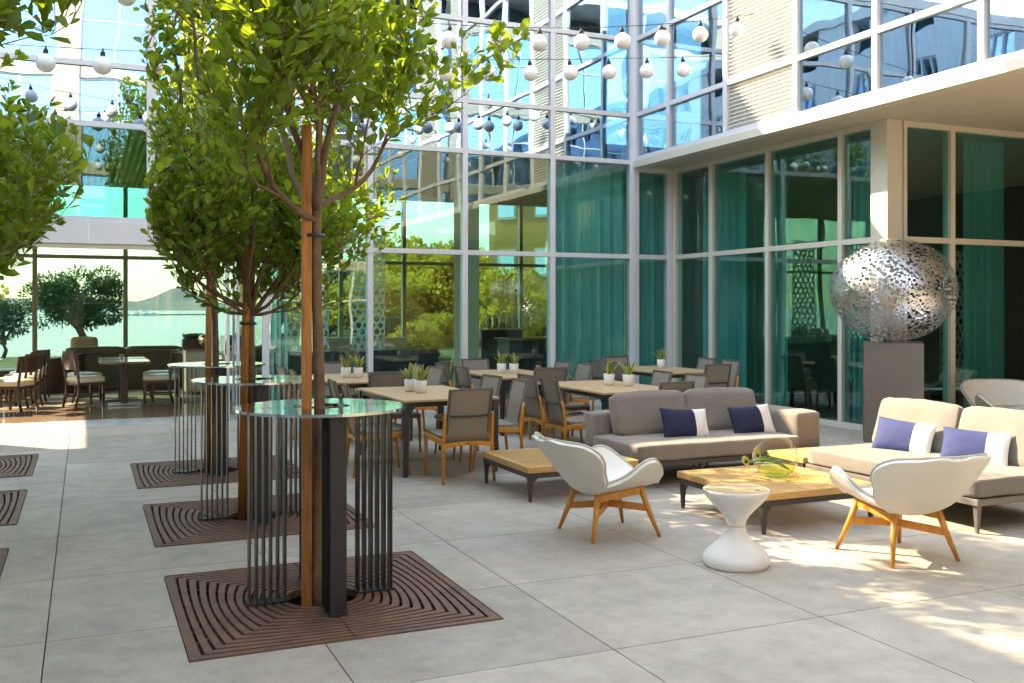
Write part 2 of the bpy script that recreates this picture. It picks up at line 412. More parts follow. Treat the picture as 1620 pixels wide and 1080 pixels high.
# joint bed under the slabs, left open at the grates
jb = MB()
xs = sorted({-7.6, 17.0} | {q for gx, gy in GRATES for q in (gx-GH-.004, gx+GH+.004)})
ys = sorted({-8.0, 14.62} | {q for gx, gy in GRATES for q in (gy-GH-.004, gy+GH+.004)})
for i in range(len(xs)-1):
    for j in range(len(ys)-1):
        mx, my = (xs[i]+xs[i+1])/2, (ys[j]+ys[j+1])/2
        if not any(abs(mx-gx) < GH and abs(my-gy) < GH for gx, gy in GRATES):
            jb.add([(xs[i], ys[j], -.02), (xs[i+1], ys[j], -.02), (xs[i+1], ys[j+1], -.02), (xs[i], ys[j+1], -.02)], [(0, 1, 2, 3)])
jb.build('joint_bed', M['joint'], patio)

# ------------------------------------------------------------ tree grates
def se(cx, cy, r, t, n):
    """superellipse contour point"""
    c, s_ = math.cos(t), math.sin(t)
    return (cx+r*math.copysign(abs(c)**(2/n), c), cy+r*math.copysign(abs(s_)**(2/n), s_))
def grate_mesh():
    mb = MB(); NR = 13; hole = .20; NS = 40; H = -.035; T = .004
    def contour(r, t):
        k = min(1, (r-hole)/(GH-hole)); c = r*(.707+.293*k**.75)
        q = round(t/(math.pi/2)); u = math.tan(t-q*math.pi/2)      # -1..1 along one side
        x = r-(r-c)*u*u; y = c*u
        ca, sa = [(1, 0), (0, 1), (-1, 0), (0, -1)][int(q) % 4]
        return x*ca-y*sa, x*sa+y*ca
    pitch = (GH-hole)/NR
    halves = []
    for side in (0, 1):
        mb = MB()
        ts = [(-math.pi/2+math.pi*i/NS) if side else (math.pi/2+math.pi*i/NS) for i in range(NS+1)]
        # add extra parameter points near the corners
        ex = []
        for c in ((-math.pi/4, math.pi/4) if side else (3*math.pi/4, 5*math.pi/4)): ex += [c-.02, c, c+.02, c-.05, c+.05]
        ts = sorted(set(ts+ex))
        off = .003 if side else -.003
        def P(r, t):
            x, y = contour(r, t)
            if side: x = max(x, .003)
            else: x = min(x, -.003)
            return x, y
        for k in range(NR):
            r0 = hole+k*pitch; r1 = r0+pitch-(.014 if k < NR-1 else 0)
            vs = []; fs = []
            for t in ts:
                a = P(r0, t); b = P(r1, t)
                vs += [(*a, T), (*b, T), (*b, H), (*a, H)]
            for i in range(len(ts)-1):
                o = i*4; q = o+4
                fs += [(o, q, q+1, o+1), (o+1, q+1, q+2, o+2), (o+3, o, q, q+3)][:3]
                fs[-1] = (q, o, o+3, q+3)
            fs += [(0, 1, 2, 3), (len(vs)-4, len(vs)-1, len(vs)-2, len(vs)-3)]
            mb.add(vs, fs)
            if k < NR-1:   # bridges across the slot
                for t in [ts[0]+.06+i_*(math.pi-.12)/17 for i_ in range(18)]:
                    a = P(r1-.002, t-.008); b = P(r1-.002, t+.008); c = P(r0+pitch+.002, t+.008); d = P(r0+pitch+.002, t-.008)
                    mb.add([(*a, -.004), (*b, -.004), (*c, -.004), (*d, -.004)], [(0, 1, 2, 3) if True else (3, 2, 1, 0)])
        halves.append(mb)
    return halves
hv = grate_mesh()
grate0 = None
glabels = ['rusty square tree grate nearest the camera with slots round the front tree', 'rusty slotted tree grate under the middle of the three ring tables',
           'rusty slotted tree grate under the farthest of the three ring tables', 'cut off rusty grate at left photo edge, second from the back',
           'sliver of rusty grate at left photo edge lowest of three', 'rusty grate at left photo edge partly in sun, farthest of three', 'rusty grate at the foot of the big tree left of the picture']
for i, (gx, gy) in enumerate(GRATES):
    if i == 0:
        t = thing('tree_grate', glabels[0], 'tree grate', (gx, gy, 0), 0, 'square cast iron tree grates')
        for h in hv:
            h.build('grate_half', M['iron'], t)
        fr = MB()
        for a, b, c, d in ((-GH, GH, -GH-.0, -GH+.006), (-GH, GH, GH-.006, GH), (-GH, -GH+.006, -GH+.006, GH-.006), (GH-.006, GH, -GH+.006, GH-.006)):
            fr.box(a, b, c, d, -.05, .0075)
        fr.build('edge_frame', M['iron'], t)
        grate0 = t
    else:
        place(copy_tree(grate0), (gx, gy, 0), 0, glabels[i])

# ============================================================ FACADES
def cwall(t, axis, c, breaks, levels, gl, fm, skip=(), fw=.085, depth=.14, front=-.05, tw=.075, mull_z=None, sign=1, wide={}, tskip=()):
    """curtain wall on plane axis=c; outside is the negative side. gl(i,j)-> glass material or None."""
    def B(a0, a1, d0, d1, z0, z1):
        return (a0, a1, c+d0, c+d1, z0, z1) if axis == 'Y' else (c+d0, c+d1, a0, a1, z0, z1)
    z0, z1 = levels[0], levels[-1]
    if mull_z: z0, z1 = mull_z
    for i, b in enumerate(breaks):
        w2 = wide.get(i, fw)
        box_obj('mullion', fm, t, B(b-w2/2, b+w2/2, front, front+depth, z0, z1), .004)
    for j, z in enumerate(levels):
        for i in range(len(breaks)-1):
            if (i, j) in tskip: continue
            a = breaks[i]+wide.get(i, fw)/2; b = breaks[i+1]-wide.get(i+1, fw)/2
            zz0, zz1 = z-tw/2, z+tw/2
            if j == 0: zz0, zz1 = z, z+tw
            if j == len(levels)-1: zz0, zz1 = z-tw, z
            box_obj('transom', fm, t, B(a, b, front+.006, front+depth-.006, zz0, zz1), .003)
    for j in range(len(levels)-1):
        for i in range(len(breaks)-1):
            if (i, j) in skip: continue
            m = gl(i, j)
            if not m: continue
            a = breaks[i]+wide.get(i, fw)/2-.01; b = breaks[i+1]-wide.get(i+1, fw)/2+.01
            zz0 = levels[j]+(tw if j == 0 else tw/2)-.01; zz1 = levels[j+1]-(tw if j == len(levels)-2 else tw/2)+.01
            box_obj('pane', m, t, B(a, b, .0, .008, zz0, zz1))

YB, XW, XG, YG = 14.66, 8.73, 9.5, 9.64
# back facade, right part
t = thing('glass_curtain_wall', 'tall white framed glass curtain wall at the back of the terrace behind the dining tables', 'glass wall', (0, 0, 0))
br = [2.45, 4.02, 5.575, 7.13, 8.67]
lv = [.0, 2.51, 4.13, 4.94, 6.24, 7.55]
cwall(t, 'Y', YB, br, lv, lambda i, j: M['glass_gr'] if j < 2 else M['glass_up'], M['white'], wide={4: .13})
br2 = [8.735+.01, 9.42]
t2 = t
cwall(t, 'Y', YB, [8.75, 9.42], [.0, 2.51, 4.05], lambda i, j: M['glass_gr'], M['white'], fw=.06, wide={1: .12})
# back facade, left part over the folding door opening
t = thing('glass_facade', 'white framed glazing with a white panel band above the open restaurant front', 'glass facade', (0, 0, 0))
cwall(t, 'Y', YB, [-5.3, -2.23, .87, 2.40], [2.80, 4.15, 4.98, 6.24, 7.55], lambda i, j: M['glass_tq'] if j < 1 else M['glass_up'], M['white'], fw=.13)
for x0, x1 in ((-5.3, -2.6), (-2.597, .05), (.053, 2.40)):
    box_obj('panel', M['panel'], t, (x0, x1, YB-.09, YB+.10, 2.50, 2.795), .004)
box_obj('door_head', M['cream'], t, (-5.3, 2.40, YB-.06, YB+.08, 2.44, 2.497), .003)
# wing upper floors, plane X = XW, seen as the hanging block on the right
t = thing('hotel_wing', 'overhanging upper floors on the right with white framed glass and cream louvres', 'building', (0, 0, 0))
yb = [14.58, 13.56, 12.02, 10.45, 9.02, 7.5, 6.0, 4.45, 2.9, 1.4, -.1, -1.6, -3.1]
yb = yb[::-1]
lv = [4.15, 4.94, 6.24, 7.55, 8.6, 9.9, 11.2]
nb = len(yb)-1
def isl(i): return (i == 9) or (i == 4)          # louvre bays
cwall(t, 'X', XW, yb, lv, lambda i, j: None if isl(i) else M['glass_up'], M['white'])
LP = .058
slat = MB(); slat.box(-.035, .005, -.735, .735, -.006, .006, Matrix.Rotation(R(28), 3, 'Y'))
slme = None
for i in range(nb):
    if not isl(i): continue
    yc = (yb[i]+yb[i+1])/2
    box_obj('louvre_back', M['louvre'], t, (XW+.05, XW+.07, yb[i]+.04, yb[i+1]-.04, 4.2, 11.2))
    if i == 9:
        for j in range(3):
            z = lv[j]+.07
            while z < lv[j+1]-.05:
                if slme is None:
                    o = slat.build('slat', M['louvre'], t); slme = o.data; o.location = (XW+.02, yc, z)
                else: shared('slat', slme, t, (XW+.02, yc, z))
                z += LP
        rs = MB()
        for j in range(3, 6):
            z = lv[j]+.07
            while z < lv[j+1]-.05: rs.box(XW-.02, XW+.03, yb[i]+.045, yb[i+1]-.045, z, z+.012); z += LP
        rs.build('upper_slats', M['louvre'], t, kind='stuff')
    else:
        rs = MB()
        for j in range(6):
            z = lv[j]+.07
            while z < lv[j+1]-.05: rs.box(XW-.02, XW+.03, yb[i]+.045, yb[i+1]-.045, z, z+.012); z += LP
        rs.build('far_slats', M['louvre'], t, kind='stuff')
box_obj('fascia', M['cream'], t, (XW-.08, XW+.12, -3.2, 14.60, 4.03, 4.147), .004)
box_obj('soffit', M['soffit'], t, (XW+.123, 17, -3.2, YB+.3, 4.05, 4.14))
box_obj('room_back', M['back_dark'], t, (XW+1.6, XW+1.7, -3.2, 14.9, 4.2, 11.2))
box_obj('roof', M['panel'], t, (XW-.1, 17, -3.3, 23, 11.2, 11.5))
box_obj('floor_slab', M['panel'], t, (XW+.15, XW+1.5, -3.2, 14.5, 7.5, 7.65))
box_obj('lobby_wall', mat('dark walnut wall', (.07, .045, .03), .5), t, (9.0, 16.8, -3.2, -3.0, 0, 4.04)); box_obj('lobby_wall', bpy.data.materials['dark walnut wall'], t, (16.82, 17, -3.2, 9.5, 0, 4.04))
box_obj('south_wall', M['stone'], t, (XW, 17, -3.5, -3.22, 4.05, 11.2))

# ground floor glazing under the overhang
t = thing('glass_wall', 'cream framed floor to ceiling glass wall under the overhang behind the sofas', 'glass wall', (0, 0, 0))
ybg = [9.86, 10.46, 12.02, 13.47, 14.55]
cwall(t, 'X', XG, ybg, [0, 2.51, 4.05], lambda i, j: M['glass_dk'] if i < 3 else M['glass_gr'], M['cream'], fw=.08, wide={3: .11, 0: .05})
cwall(t, 'Y', YG, [9.76, 10.6, 12.15, 13.7, 15.2, 16.9], [0, 2.51, 4.05], lambda i, j: M['glass_dk'], M['cream'], fw=.08, wide={0: .06})
box_obj('corner_column', M['cream'], t, (XG-.06, XG+.20, YG-.06, YG+.19, 0, 4.05), .008)

# roof and body of the low restaurant block
t = thing('restaurant_building', 'low restaurant block behind the open front with brown ceiling and tall rear windows', 'restaurant', (0, 0, 0))
XL = -3.6
box_obj('ceiling', M['ceil'], t, (XL, 11.6, YB+.12, 22.9, 4.32, 4.45))
box_obj('upper_wall', M['back_dark'], t, (XL, XW+.1, YB+1.2, YB+1.4, 4.46, 7.5))
box_obj('roof', M['panel'], t, (XL, XW+.1, YB-.06, 22.9, 7.56, 7.75))
box_obj('end_wall', M['beige'], t, (XL-.25, XL-.003, YB-.06, 22.9, 4.5, 7.75))
sl = MB()
for k in range(60):
    x = -1.2+k*.11
    sl.box(x, x+.05, 15.6, 22.6, 4.24, 4.31)
sl.build('ceiling_slats', mat('ceiling slat timber', (.42, .30, .17), .6), t, kind='stuff')
box_obj('partition', M['beige'], t, (11.5, 11.62, 18.0, 22.9, 0, 4.3))
# rear window wall
cwall(t, 'Y', 22.8, [-6.3, -4.55, -2.75, -.95, .82, 2.62, 4.1, 5.55, 7.1, 8.75, 10.2, 11.45], [.35, 2.72, 4.32], lambda i, j: M['glass_rear'], mat('bronze window frame', (.22, .19, .12), .4), fw=.09, mull_z=(0, 4.32))
box_obj('rear_sill_wall', M['beige'], t, (-6.3, 11.45, 22.74, 22.88, 0, .34))
# restaurant floor (setting)
fl = link('restaurant_floor', None, None, kind='structure')
n = 0
for k, (a, b) in enumerate(((-5.5, -3.2), (-3.196, -1.7), (-1.696, -.1), (-.096, 1.5), (1.504, 3.1), (3.104, 5.2), (5.204, 9.4))):
    box_obj('tile', M['travertine'], fl, (a, b, 14.61, 15.55, -.05, .001))
box_obj('floor_base', M['woodtile'], fl, (-6.3, 9.4, 15.553, 22.9, -.11, -.012))
x = -6.3
for row in range(7):
    y0 = 15.556+row*.30; x = -6.3+ (row % 3)*.4-.9
    while x < 7.1:
        if x+1.2 > -5: box_obj('plank', M['woodtile'], fl, (max(x, -6.3), min(x+1.196, 7.1), y0, y0+.297, -.02, .002))
        x += 1.2
box_obj('carpet', M['carpet'], fl, (-6.3, 7.1, 17.66, 22.7, -.02, .006))
box_obj('inner_floor', M['concrete'], fl, (9.56, 17, YG+.1, 14.6, -.05, .0))
box_obj('inner_floor', M['woodtile'], fl, (7.3, 17, 15.556, 22.8, -.02, .0))

# rooms behind the right glass
t = thing('inner_wall', 'dim plaster walls inside the rooms behind the right hand glass', 'wall', (0, 0, 0))
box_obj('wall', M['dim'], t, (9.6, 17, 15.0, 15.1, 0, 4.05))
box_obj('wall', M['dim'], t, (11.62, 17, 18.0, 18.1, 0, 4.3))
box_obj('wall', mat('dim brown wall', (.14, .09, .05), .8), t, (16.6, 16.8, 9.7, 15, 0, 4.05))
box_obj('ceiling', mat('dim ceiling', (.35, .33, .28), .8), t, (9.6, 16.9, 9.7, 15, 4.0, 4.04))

def curtain(x0, x1, y0, y1, z0, z1, label, amp=.05, waves=7, group='teal curtains behind the glass', m=None, seed=0):
    n = 120; vs = []; fs = []; rr = random.Random(seed)
    L = math.hypot(x1-x0, y1-y0); nx, ny = -(y1-y0)/L, (x1-x0)/L
    ph = rr.random()*6
    for i in range(n+1):
        f = i/n
        o = amp*(math.sin(f*waves*2*math.pi+ph+.8*math.sin(f*9+ph))+.3*math.sin(f*waves*4.7*math.pi))
        for z, k in ((z0, 1.1), ((z0+z1)/2, 1), (z1, .8)):
            vs.append((x0+(x1-x0)*f+nx*o*k, y0+(y1-y0)*f+ny*o*k, z))
    for i in range(n):
        for k in range(2): fs.append((i*3+k, (i+1)*3+k, (i+1)*3+k+1, i*3+k+1))
    mb = MB(); mb.add(vs, fs)
    return mb.build('curtain', m or M['curtain'], smooth=True, label=label, category='curtain', group=group)
curtain(7.22, 8.72, 15.0, 15.0, .05, 4.1, 'teal curtain left of the inner corner in the back glass wall', seed=1)
curtain(8.74, 9.9, 15.05, 15.05, .05, 4.0, 'narrow teal curtain in the inner corner bay', waves=4, seed=2)
curtain(9.95, 9.95, 14.4, 13.2, .05, 4.0, 'teal curtain behind the first right hand bay from the corner', waves=5, seed=3)
curtain(9.95, 9.95, 12.7, 12.2, .05, 4.0, 'gathered teal curtain behind the second right hand bay', waves=4, seed=4)
curtain(9.95, 9.95, 10.7, 10.1, .05, 4.0, 'gathered teal curtain beside the corner column behind the sphere', waves=4, seed=6)
curtain(11.35, 12.1, 10.1, 10.1, .05, 4.0, 'teal curtain behind the glass at the right photo edge', waves=5, seed=5)
mc = mat('hotel room curtain', (.42, .72, .66), .9, noise_amt=.1)
for y0, y1, z0, z1, lb in ((10.35, 9.2, 4.2, 6.1, 'pale curtain in the lower hotel window right of the louvres'), (8.9, 8.0, 4.2, 6.1, 'pale curtain in the hotel window second right of the louvres'),
                           (10.35, 9.5, 6.3, 7.5, 'pale curtain in the upper hotel window right of the louvres'), (13.4, 12.2, 4.2, 6.1, 'pale curtain in the hotel window left of the louvres'), (7.4, 6.2, 4.2, 6.1, 'pale curtain in the hotel window at right edge')):
    curtain(XW+.5, XW+.5, y0, y1, z0, z1, lb, waves=6, group='pale hotel room curtains', m=mc, seed=int(y0*10))

# ------------------------------------------------------------ south building (seen in reflections), added west wing that shades the terrace
def block_building(name, label, origin, axis, length, height, mwall, bays, depth=6, floor=3.25, base_open=True, pw=.9, sp=.35):
    t = thing(name, label, 'building', origin)
    # wall piers and spandrels in front of a dark core
    z = 0; mb = MB()
    bw = (length)/bays
    for i in range(bays+1):
        c = i*bw; mb.box(max(0, c-pw/2), min(length, c+pw/2), 0, .35, 0, height)
    nf = int(height/floor)
    for k in range(nf+1):
        mb.box(.001, length-.001, .06, .35, max(0, k*floor-sp), min(height-.002, k*floor+sp))
    mb.build('wall', mwall, t)
    MB().box(.01, length-.01, 1.8, depth, 0, height).build('core', M['back_dark'], t)
    MB().box(.0, length, -.12, depth, height, height+.35).build('parapet', M['panel'], t)
    pm = None; fme = None
    for k in range(nf):
        for i in range(bays):
            a, b = i*bw+pw/2, (i+1)*bw-pw/2; z0, z1 = k*floor+sp, min((k+1)*floor-sp, height-.01)
            wd = b-a; 
            if pm is None:
                o = MB().box(0, wd, .18, .19, 0, z1-z0).build('pane', M['glass_blue'], t); pm = o.data
                f = MB()
                for q in (0, .33, .66, 1): f.box(q*(wd-.06), q*(wd-.06)+.06, .12, .20, 0, z1-z0)
                for q in (0, .6, 1): f.box(.061, wd-.061, .13, .2, q*(z1-z0-.06), q*(z1-z0-.06)+.06)
                fo = f.build('window_frame', M['white'], t); fme = fo.data
                o.location = (a, 0, z0); fo.location = (a, 0, z0)
            else:
                shared('pane', pm, t, (a, 0, z0)); shared('window_frame', fme, t, (a, 0, z0))
    return t
sb = block_building('stone_hotel_building', 'tan stone hotel block with blue windows seen mirrored in the back glass', (12.1, -7.6, 0), 'Y', 25.2, 14.5, M['stone'], 6, pw=.8, sp=.18)
sb.rotation_euler = (0, 0, math.pi)
for y0_, ln, h_, nb2, lb in ((-7.5, 18.4, 11.15, 7, 'added unseen pale wing with window grid shading the terrace from the left'), (10.905, 1.99, 6.7, 1, 'added low link in the shading wing letting sun onto the left trees'), (12.9, 5.9, 11.15, 2, 'added unseen short end block of the pale shading wing')):
    ww = block_building('sun_blocker_wing', lb, (-6.0, y0_, 0), 'X', ln, h_, M['panel'], nb2, pw=1.5 if nb2 > 1 else .5)  # added out of view to block the sun; low middle lets a beam through
    ww.rotation_euler = (0, 0, R(90))
    for c_ in kids(ww):
        if c_.name.startswith('pane'): c_.data.materials.clear(); c_.data.materials.append(M['glass_up'])

# ------------------------------------------------------------ outside: garden, bay, hills
gp_ = [(6.9, 22.92), (90, 22.92), (90, 140), (21.5, 140), (11.0, 60)]
mb = MB(); mb.add([(*p, -.02) for p in gp_]+[(*p, -3) for p in gp_], [(0, 1, 2, 3, 4)]+[(i, i+5, (i+1) % 5+5, (i+1) % 5) for i in range(5)])
mb.build('garden', M['earth'], None, kind='structure')
mb = MB(); mb.add([(-60, 22.92, -.05), (6.9, 22.92, -.05), (8.5, 46, -.35), (-60, 46, -.35), (-60, 49, -2.4), (9, 49, -2.4)], [(0, 1, 2, 3), (3, 2, 5, 4)])
mb.build('shore_lawn', M['grass'], None, kind='structure')
mb = MB(); mb.add([(-9000, 46, -2), (9000, 46, -2), (9000, 9000, -2), (-9000, 9000, -2)], [(0, 1, 2, 3)])
mb.build('bay_water', M['water'], None, kind='structure')
def dirpt(px, d):
    u = (px-810)/1549
    return d*(sn+u*cs), d*(cs-u*sn)
def ridge(name, m, px0, px1, d, fn, depth, n=120, base=-3):
    vs = []; fs = []
    for i in range(n+1):
        px = px0+(px1-px0)*i/n
        h = fn(px)*d/1549
        for k, (dd, hh) in enumerate(((0, 0), (.25, .45), (.5, .8), (.8, .97), (1, 1), (1.5, 0))):
            x, y = dirpt(px, d+depth*dd)
            vs.append((x, y, base+(hh*(h+1.6-base) if 0 < dd < 1.5 else 0) + (noise.noise(Vector((px*.06, k*2.3, d*.01)))*h*.12 if 0 < dd < 1.5 else 0)))
    for i in range(n):
        for k in range(5): fs.append((i*6+k, (i+1)*6+k, (i+1)*6+k+1, i*6+k+1))
    mb = MB(); mb.add(vs, fs); return mb.build(name, m, smooth=True, kind='structure')
def mfn(px):
    x = (px-280)/1.0
    return max(3, 30*math.exp(-(x/55)**2)*.55+ 17*math.exp(-(abs(x)/16)**1.3)*.75 + 9*math.exp(-(x/140)**2) + 2*math.sin(px*.05)+5)
ridge('mountain', M['mount'], -900, 900, 4600, mfn, 900)
ridge('far_shore_hills', M['hill'], -900, 1000, 3000, lambda px: 13+3*math.sin(px*.021+2)+2*math.sin(px*.083)+(4 if px < 220 else 0), 500)
# jetty and boats
x0, y0 = dirpt(205, 560); x1, y1 = dirpt(500, 700)
t = thing('stone_jetty', 'low tan jetty reaching across the bay below the mountain', 'jetty')
MB().beam((x0, y0, -1.7), (x1, y1, -1.7), 3, 1.1).build('jetty_wall', mat('tan rock', (.45, .38, .25), .9), t)
for k in range(14):
    f = k/13.; MB().tube([(x0+(x1-x0)*f, y0+(y1-y0)*f, -2.2), (x0+(x1-x0)*f, y0+(y1-y0)*f, -.6)], .15, 6).build('pile', M['stone'], t)
blab = ['white sailing yacht with the tallest mast moored at the jetty', 'white sailing yacht at the left end of the jetty', 'small white motor boat right of the yachts']
for k, (px, mh) in enumerate(((232, 9.5), (217, 7.5), (243, 0))):
    x, y = dirpt(px, 540+k*8); t = thing('sailing_boat' if mh else 'motor_boat', blab[k], 'boat', (x, y, -2), R(25))
    hull = MB(); L = 7 if mh else 5
    vs = []
    for i in range(9):
        f = i/8; w_ = 1.1*math.sin(math.pi*min(1, f*.75+.25))**.8 if i < 8 else .05
        vs += [((f-.5)*L, -w_, 1.1+.3*f), ((f-.5)*L, -w_*.7, -.1), ((f-.5)*L, w_*.7, -.1), ((f-.5)*L, w_, 1.1+.3*f)]
    fs = [(i*4+a, (i+1)*4+a, (i+1)*4+(a+1) % 4, i*4+(a+1) % 4) for i in range(8) for a in range(4)]+[(0, 3, 2, 1)]
    hull.add(vs, fs); hull.build('hull', M['panel'], t)
    box_obj('cabin', M['panel'], t, (-1.5, 1.2, -.6, .6, 1.2, 1.9), .15)
    if mh:
        MB().tube([(.4, 0, 1), (.4, 0, mh+1)], .12, 6).build('mast', M['panel'], t)
        MB().tube([(.4, 0, 2.4), (-2.9, 0, 2.5)], .16, 6).build('boom', M['panel'], t)
        MB().tube([(.4, 0, mh+1), (3.4, 0, 1.3)], .05, 4).build('stay', M['panel'], t)

# ------------------------------------------------------------ foliage generator
def leaves_mesh(name, items, m, parent=None, obj=True, **t):
    """items: list of (pos, dir, normal, length, width)"""
    base_ = np.array([(0, 0, 0), (.30, .34, .03), (.68, .46, .05), (1.0, 0, -.02), (.68, -.46, .05), (.30, -.34, .03), (.55, 0, -.03)])
    N = len(items)
    P = np.array([i[0] for i in items]); D = np.array([i[1] for i in items]); Nn = np.array([i[2] for i in items])
    L = np.array([i[3] for i in items]); W = np.array([i[4] for i in items])
    D /= np.linalg.norm(D, axis=1)[:, None]+1e-9
    Sd = np.cross(Nn, D); Sd /= np.linalg.norm(Sd, axis=1)[:, None]+1e-9
    U = np.cross(D, Sd)
    V = P[:, None, :]+base_[None, :, 0, None]*(D*L[:, None])[:, None, :]+base_[None, :, 1, None]*(Sd*W[:, None])[:, None, :]+base_[None, :, 2, None]*(U*L[:, None]*1.6)[:, None, :]
    V = V.reshape(-1, 3)
    o = (np.arange(N)*7)[:, None]
    f4a = o+np.array([0, 6, 2, 1])[::-1]; f4b = o+np.array([0, 5, 4, 6])[::-1]
    t3a = o+np.array([6, 2, 3]); t3b = o+np.array([6, 3, 4])
    faces = []
    loops = np.concatenate([f4a, f4b, t3a, t3b], axis=1).reshape(-1)
    sizes = np.tile([4, 4, 3, 3], N)
    me = bpy.data.meshes.new(name)
    me.vertices.add(N*7); me.vertices.foreach_set('co', V.reshape(-1).astype(np.float32))
    me.loops.add(len(loops)); me.loops.foreach_set('vertex_index', loops.astype(np.int32))
    me.polygons.add(len(sizes)); st = np.concatenate([[0], np.cumsum(sizes)[:-1]])
    me.polygons.foreach_set('loop_start', st.astype(np.int32)); me.polygons.foreach_set('loop_total', sizes.astype(np.int32))
    me.update(calc_edges=True); me.validate(); me.materials.append(m); me.shade_smooth()
    return link(name, me, parent, **t) if obj else me
def rv(r): 
    while True:
        v = Vector((r.uniform(-1, 1), r.uniform(-1, 1), r.uniform(-1, 1)))
        if .05 < v.length < 1: return v.normalized()

def court_tree(label, loc, seed, fork=2.15, crown=1.0, top=4.7, n_leaf_parts=0, lean=0, off=0, flat_=.28, leafL=.098, density=.40, stake_side=-1, rz=0, low=0, group='young trees growing out of the grates'):
    r = random.Random(seed)
    t = thing('terrace_tree', label, 'tree', loc, 0, group)
    tk = MB(); tw = MB(); items = []
    # trunk
    pts = []; rad = []
    for i in range(13):
        f = i/12; z = -.08+(fork+.05)*f
        pts.append((-.02+.012*math.sin(f*7+seed)+lean*f, .012*math.cos(f*5+seed), z)); rad.append(.036-.008*f+(.012 if i == 0 else 0)+.002*math.sin(i*2.7))
    tk.tube(pts, rad, 10)
    tk.tube([(pts[5][0]+.02, pts[5][1]-.03, pts[5][2]), (pts[5][0]+.025, pts[5][1]-.045, pts[5][2]+.004)], [.018, .012], 8)
    F = Vector(pts[-1])
    def rmax(z):
        k = (z-(fork-low-.15))/.95
        if k < 0: return .12
        a = .30+.72*min(1, k)
        if z > top-.9: a *= max(.05, math.sqrt(max(0, 1-((z-(top-.9))/.95)**2)))
        return a*crown
    def grow(p, d, L, rad0, lvl, budget):
        n = max(4, int(L/.09)); step = L/n; q = p.copy(); path = [q.copy()]; dd = d.copy()
        for i in range(n):
            dd = (dd+rv(r)*.17+Vector((0, 0, .11 if lvl < 2 else .07))).normalized()
            q = q+dd*step
            rr_ = math.hypot(q.x-F.x-off, q.y-F.y)
            if rr_ > rmax(q.z):
                inw = Vector((F.x+off-q.x, F.y-q.y, .3)).normalized(); dd = (dd+inw*.5).normalized()
            path.append(q.copy())
            if q.z > top: break
        rads = [max(.0022, rad0*(1-.75*i/(len(path)-1))) for i in range(len(path))]
        (tk if lvl == 0 else tw).tube(path, rads, 7 if lvl == 0 else (5 if lvl == 1 else 4))
        if lvl >= 1:
            st = 0 if lvl > 1 else len(path)//3
            for i in range(st, len(path)):
                a = path[i]; tdir = (path[min(i+1, len(path)-1)]-path[max(i-1, 0)]).normalized()
                for k in range(int((3.1 if lvl > 1 else 1.6)*density+r.random())):
                    side = rv(r); side = (side-tdir*side.dot(tdir)).normalized()
                    ld = (tdir*.75+side*.8+Vector((0, 0, .25))).normalized()
                    nn = (Vector((0, 0, 1))+rv(r)*.75+tdir*.2)
                    L_ = leafL*r.uniform(.42, 1.25)
                    items.append((a+side*.006+tdir*r.uniform(-.03, .03), ld, nn, L_, L_*r.uniform(.52, .68)))
            a = path[-1]
            for k in range(3):
                items.append((a, (dd+rv(r)*.4).normalized(), rv(r)+Vector((0, 0, .8)), leafL*r.uniform(.5, .9), leafL*.45))
        if lvl < 3:
            m_ = {0: 7, 1: 6, 2: 3}[lvl]
            for k in range(m_):
                f = r.uniform(.25 if lvl == 0 else .15, .98); i = min(len(path)-2, int(f*(len(path)-1)))
                a = path[i]; tdir = (path[i+1]-path[i]).normalized()
                side = rv(r); side = (side-tdir*side.dot(tdir)).normalized(); side.z = side.z*.5
                nd = (tdir*.7+side*.9+Vector((0, 0, .15))).normalized()
                LL = {0: r.uniform(.5, .95), 1: r.uniform(.28, .5), 2: r.uniform(.14, .3)}[lvl]
                grow(a, nd, LL, rads[i]*.55, lvl+1, 0)
    nb_ = 7
    for k in range(nb_):
        a = 2*math.pi*(k+r.uniform(-.2, .2))/nb_; el = r.uniform(.55, 1.15) if k % 3 else 1.35
        if k in (1, 4) : el = flat_
        d = Vector((math.cos(a)*math.cos(el), math.sin(a)*math.cos(el), math.sin(el)))
        grow(Vector(pts[-1]).lerp(Vector(pts[-2]), r.uniform(0, .5)), d, (top-fork)*r.uniform(.65, .9) if el > .75 else crown*1.05, .021, 0, 0)
    # low skirt branches
    for k in range(low and 5 or 0):
        a = 2*math.pi*(k+r.random()*.5)/5
        grow(Vector(pts[-1]).lerp(Vector(pts[-2]), .5), Vector((math.cos(a), math.sin(a), .05)).normalized(), crown*1.0, .016, 0, 0)
    o = tk.build('trunk', M['bark'], t, smooth=True)
    tw.build('twigs', M['twig'], t, smooth=True, kind='stuff')
    # stake and tie belong to the planting but are a thing of their own
    mats = items
    r.shuffle(mats)
    yel = mats[:14]; mats = mats[14:]
    for it in yel[:9]:
        leaves_mesh('yellow_leaf', [(Vector((0, 0, 0)), it[1], it[2], it[3], it[4])], M['leaf_y'], t).location = it[0]
    if n_leaf_parts:
        C = Vector((0, 0, 1.6)); wp = Vector(loc)
        def inframe(it):
            p = wp+Vector(it[0]); d = p.x*sn+p.y*cs; l = p.x*cs-p.y*sn
            u = l/d; v = (p.z-1.6)/d
            return -.53 < u < .53 and v < .325
        vis = sorted([i for i in range(len(mats)) if inframe(mats[i])], key=lambda i: (wp+Vector(mats[i][0])-C).length-mats[i][3]*6)[:n_leaf_parts]
        vs_ = set(vis)
        protos = []
        for k in range(6):
            wdt = .52+.03*k
            protos.append(leaves_mesh('leaf', [(Vector((0, 0, 0)), Vector((1, 0, 0)), Vector((0, 0, 1)), 1.0, wdt)], M['leaf'], obj=False))
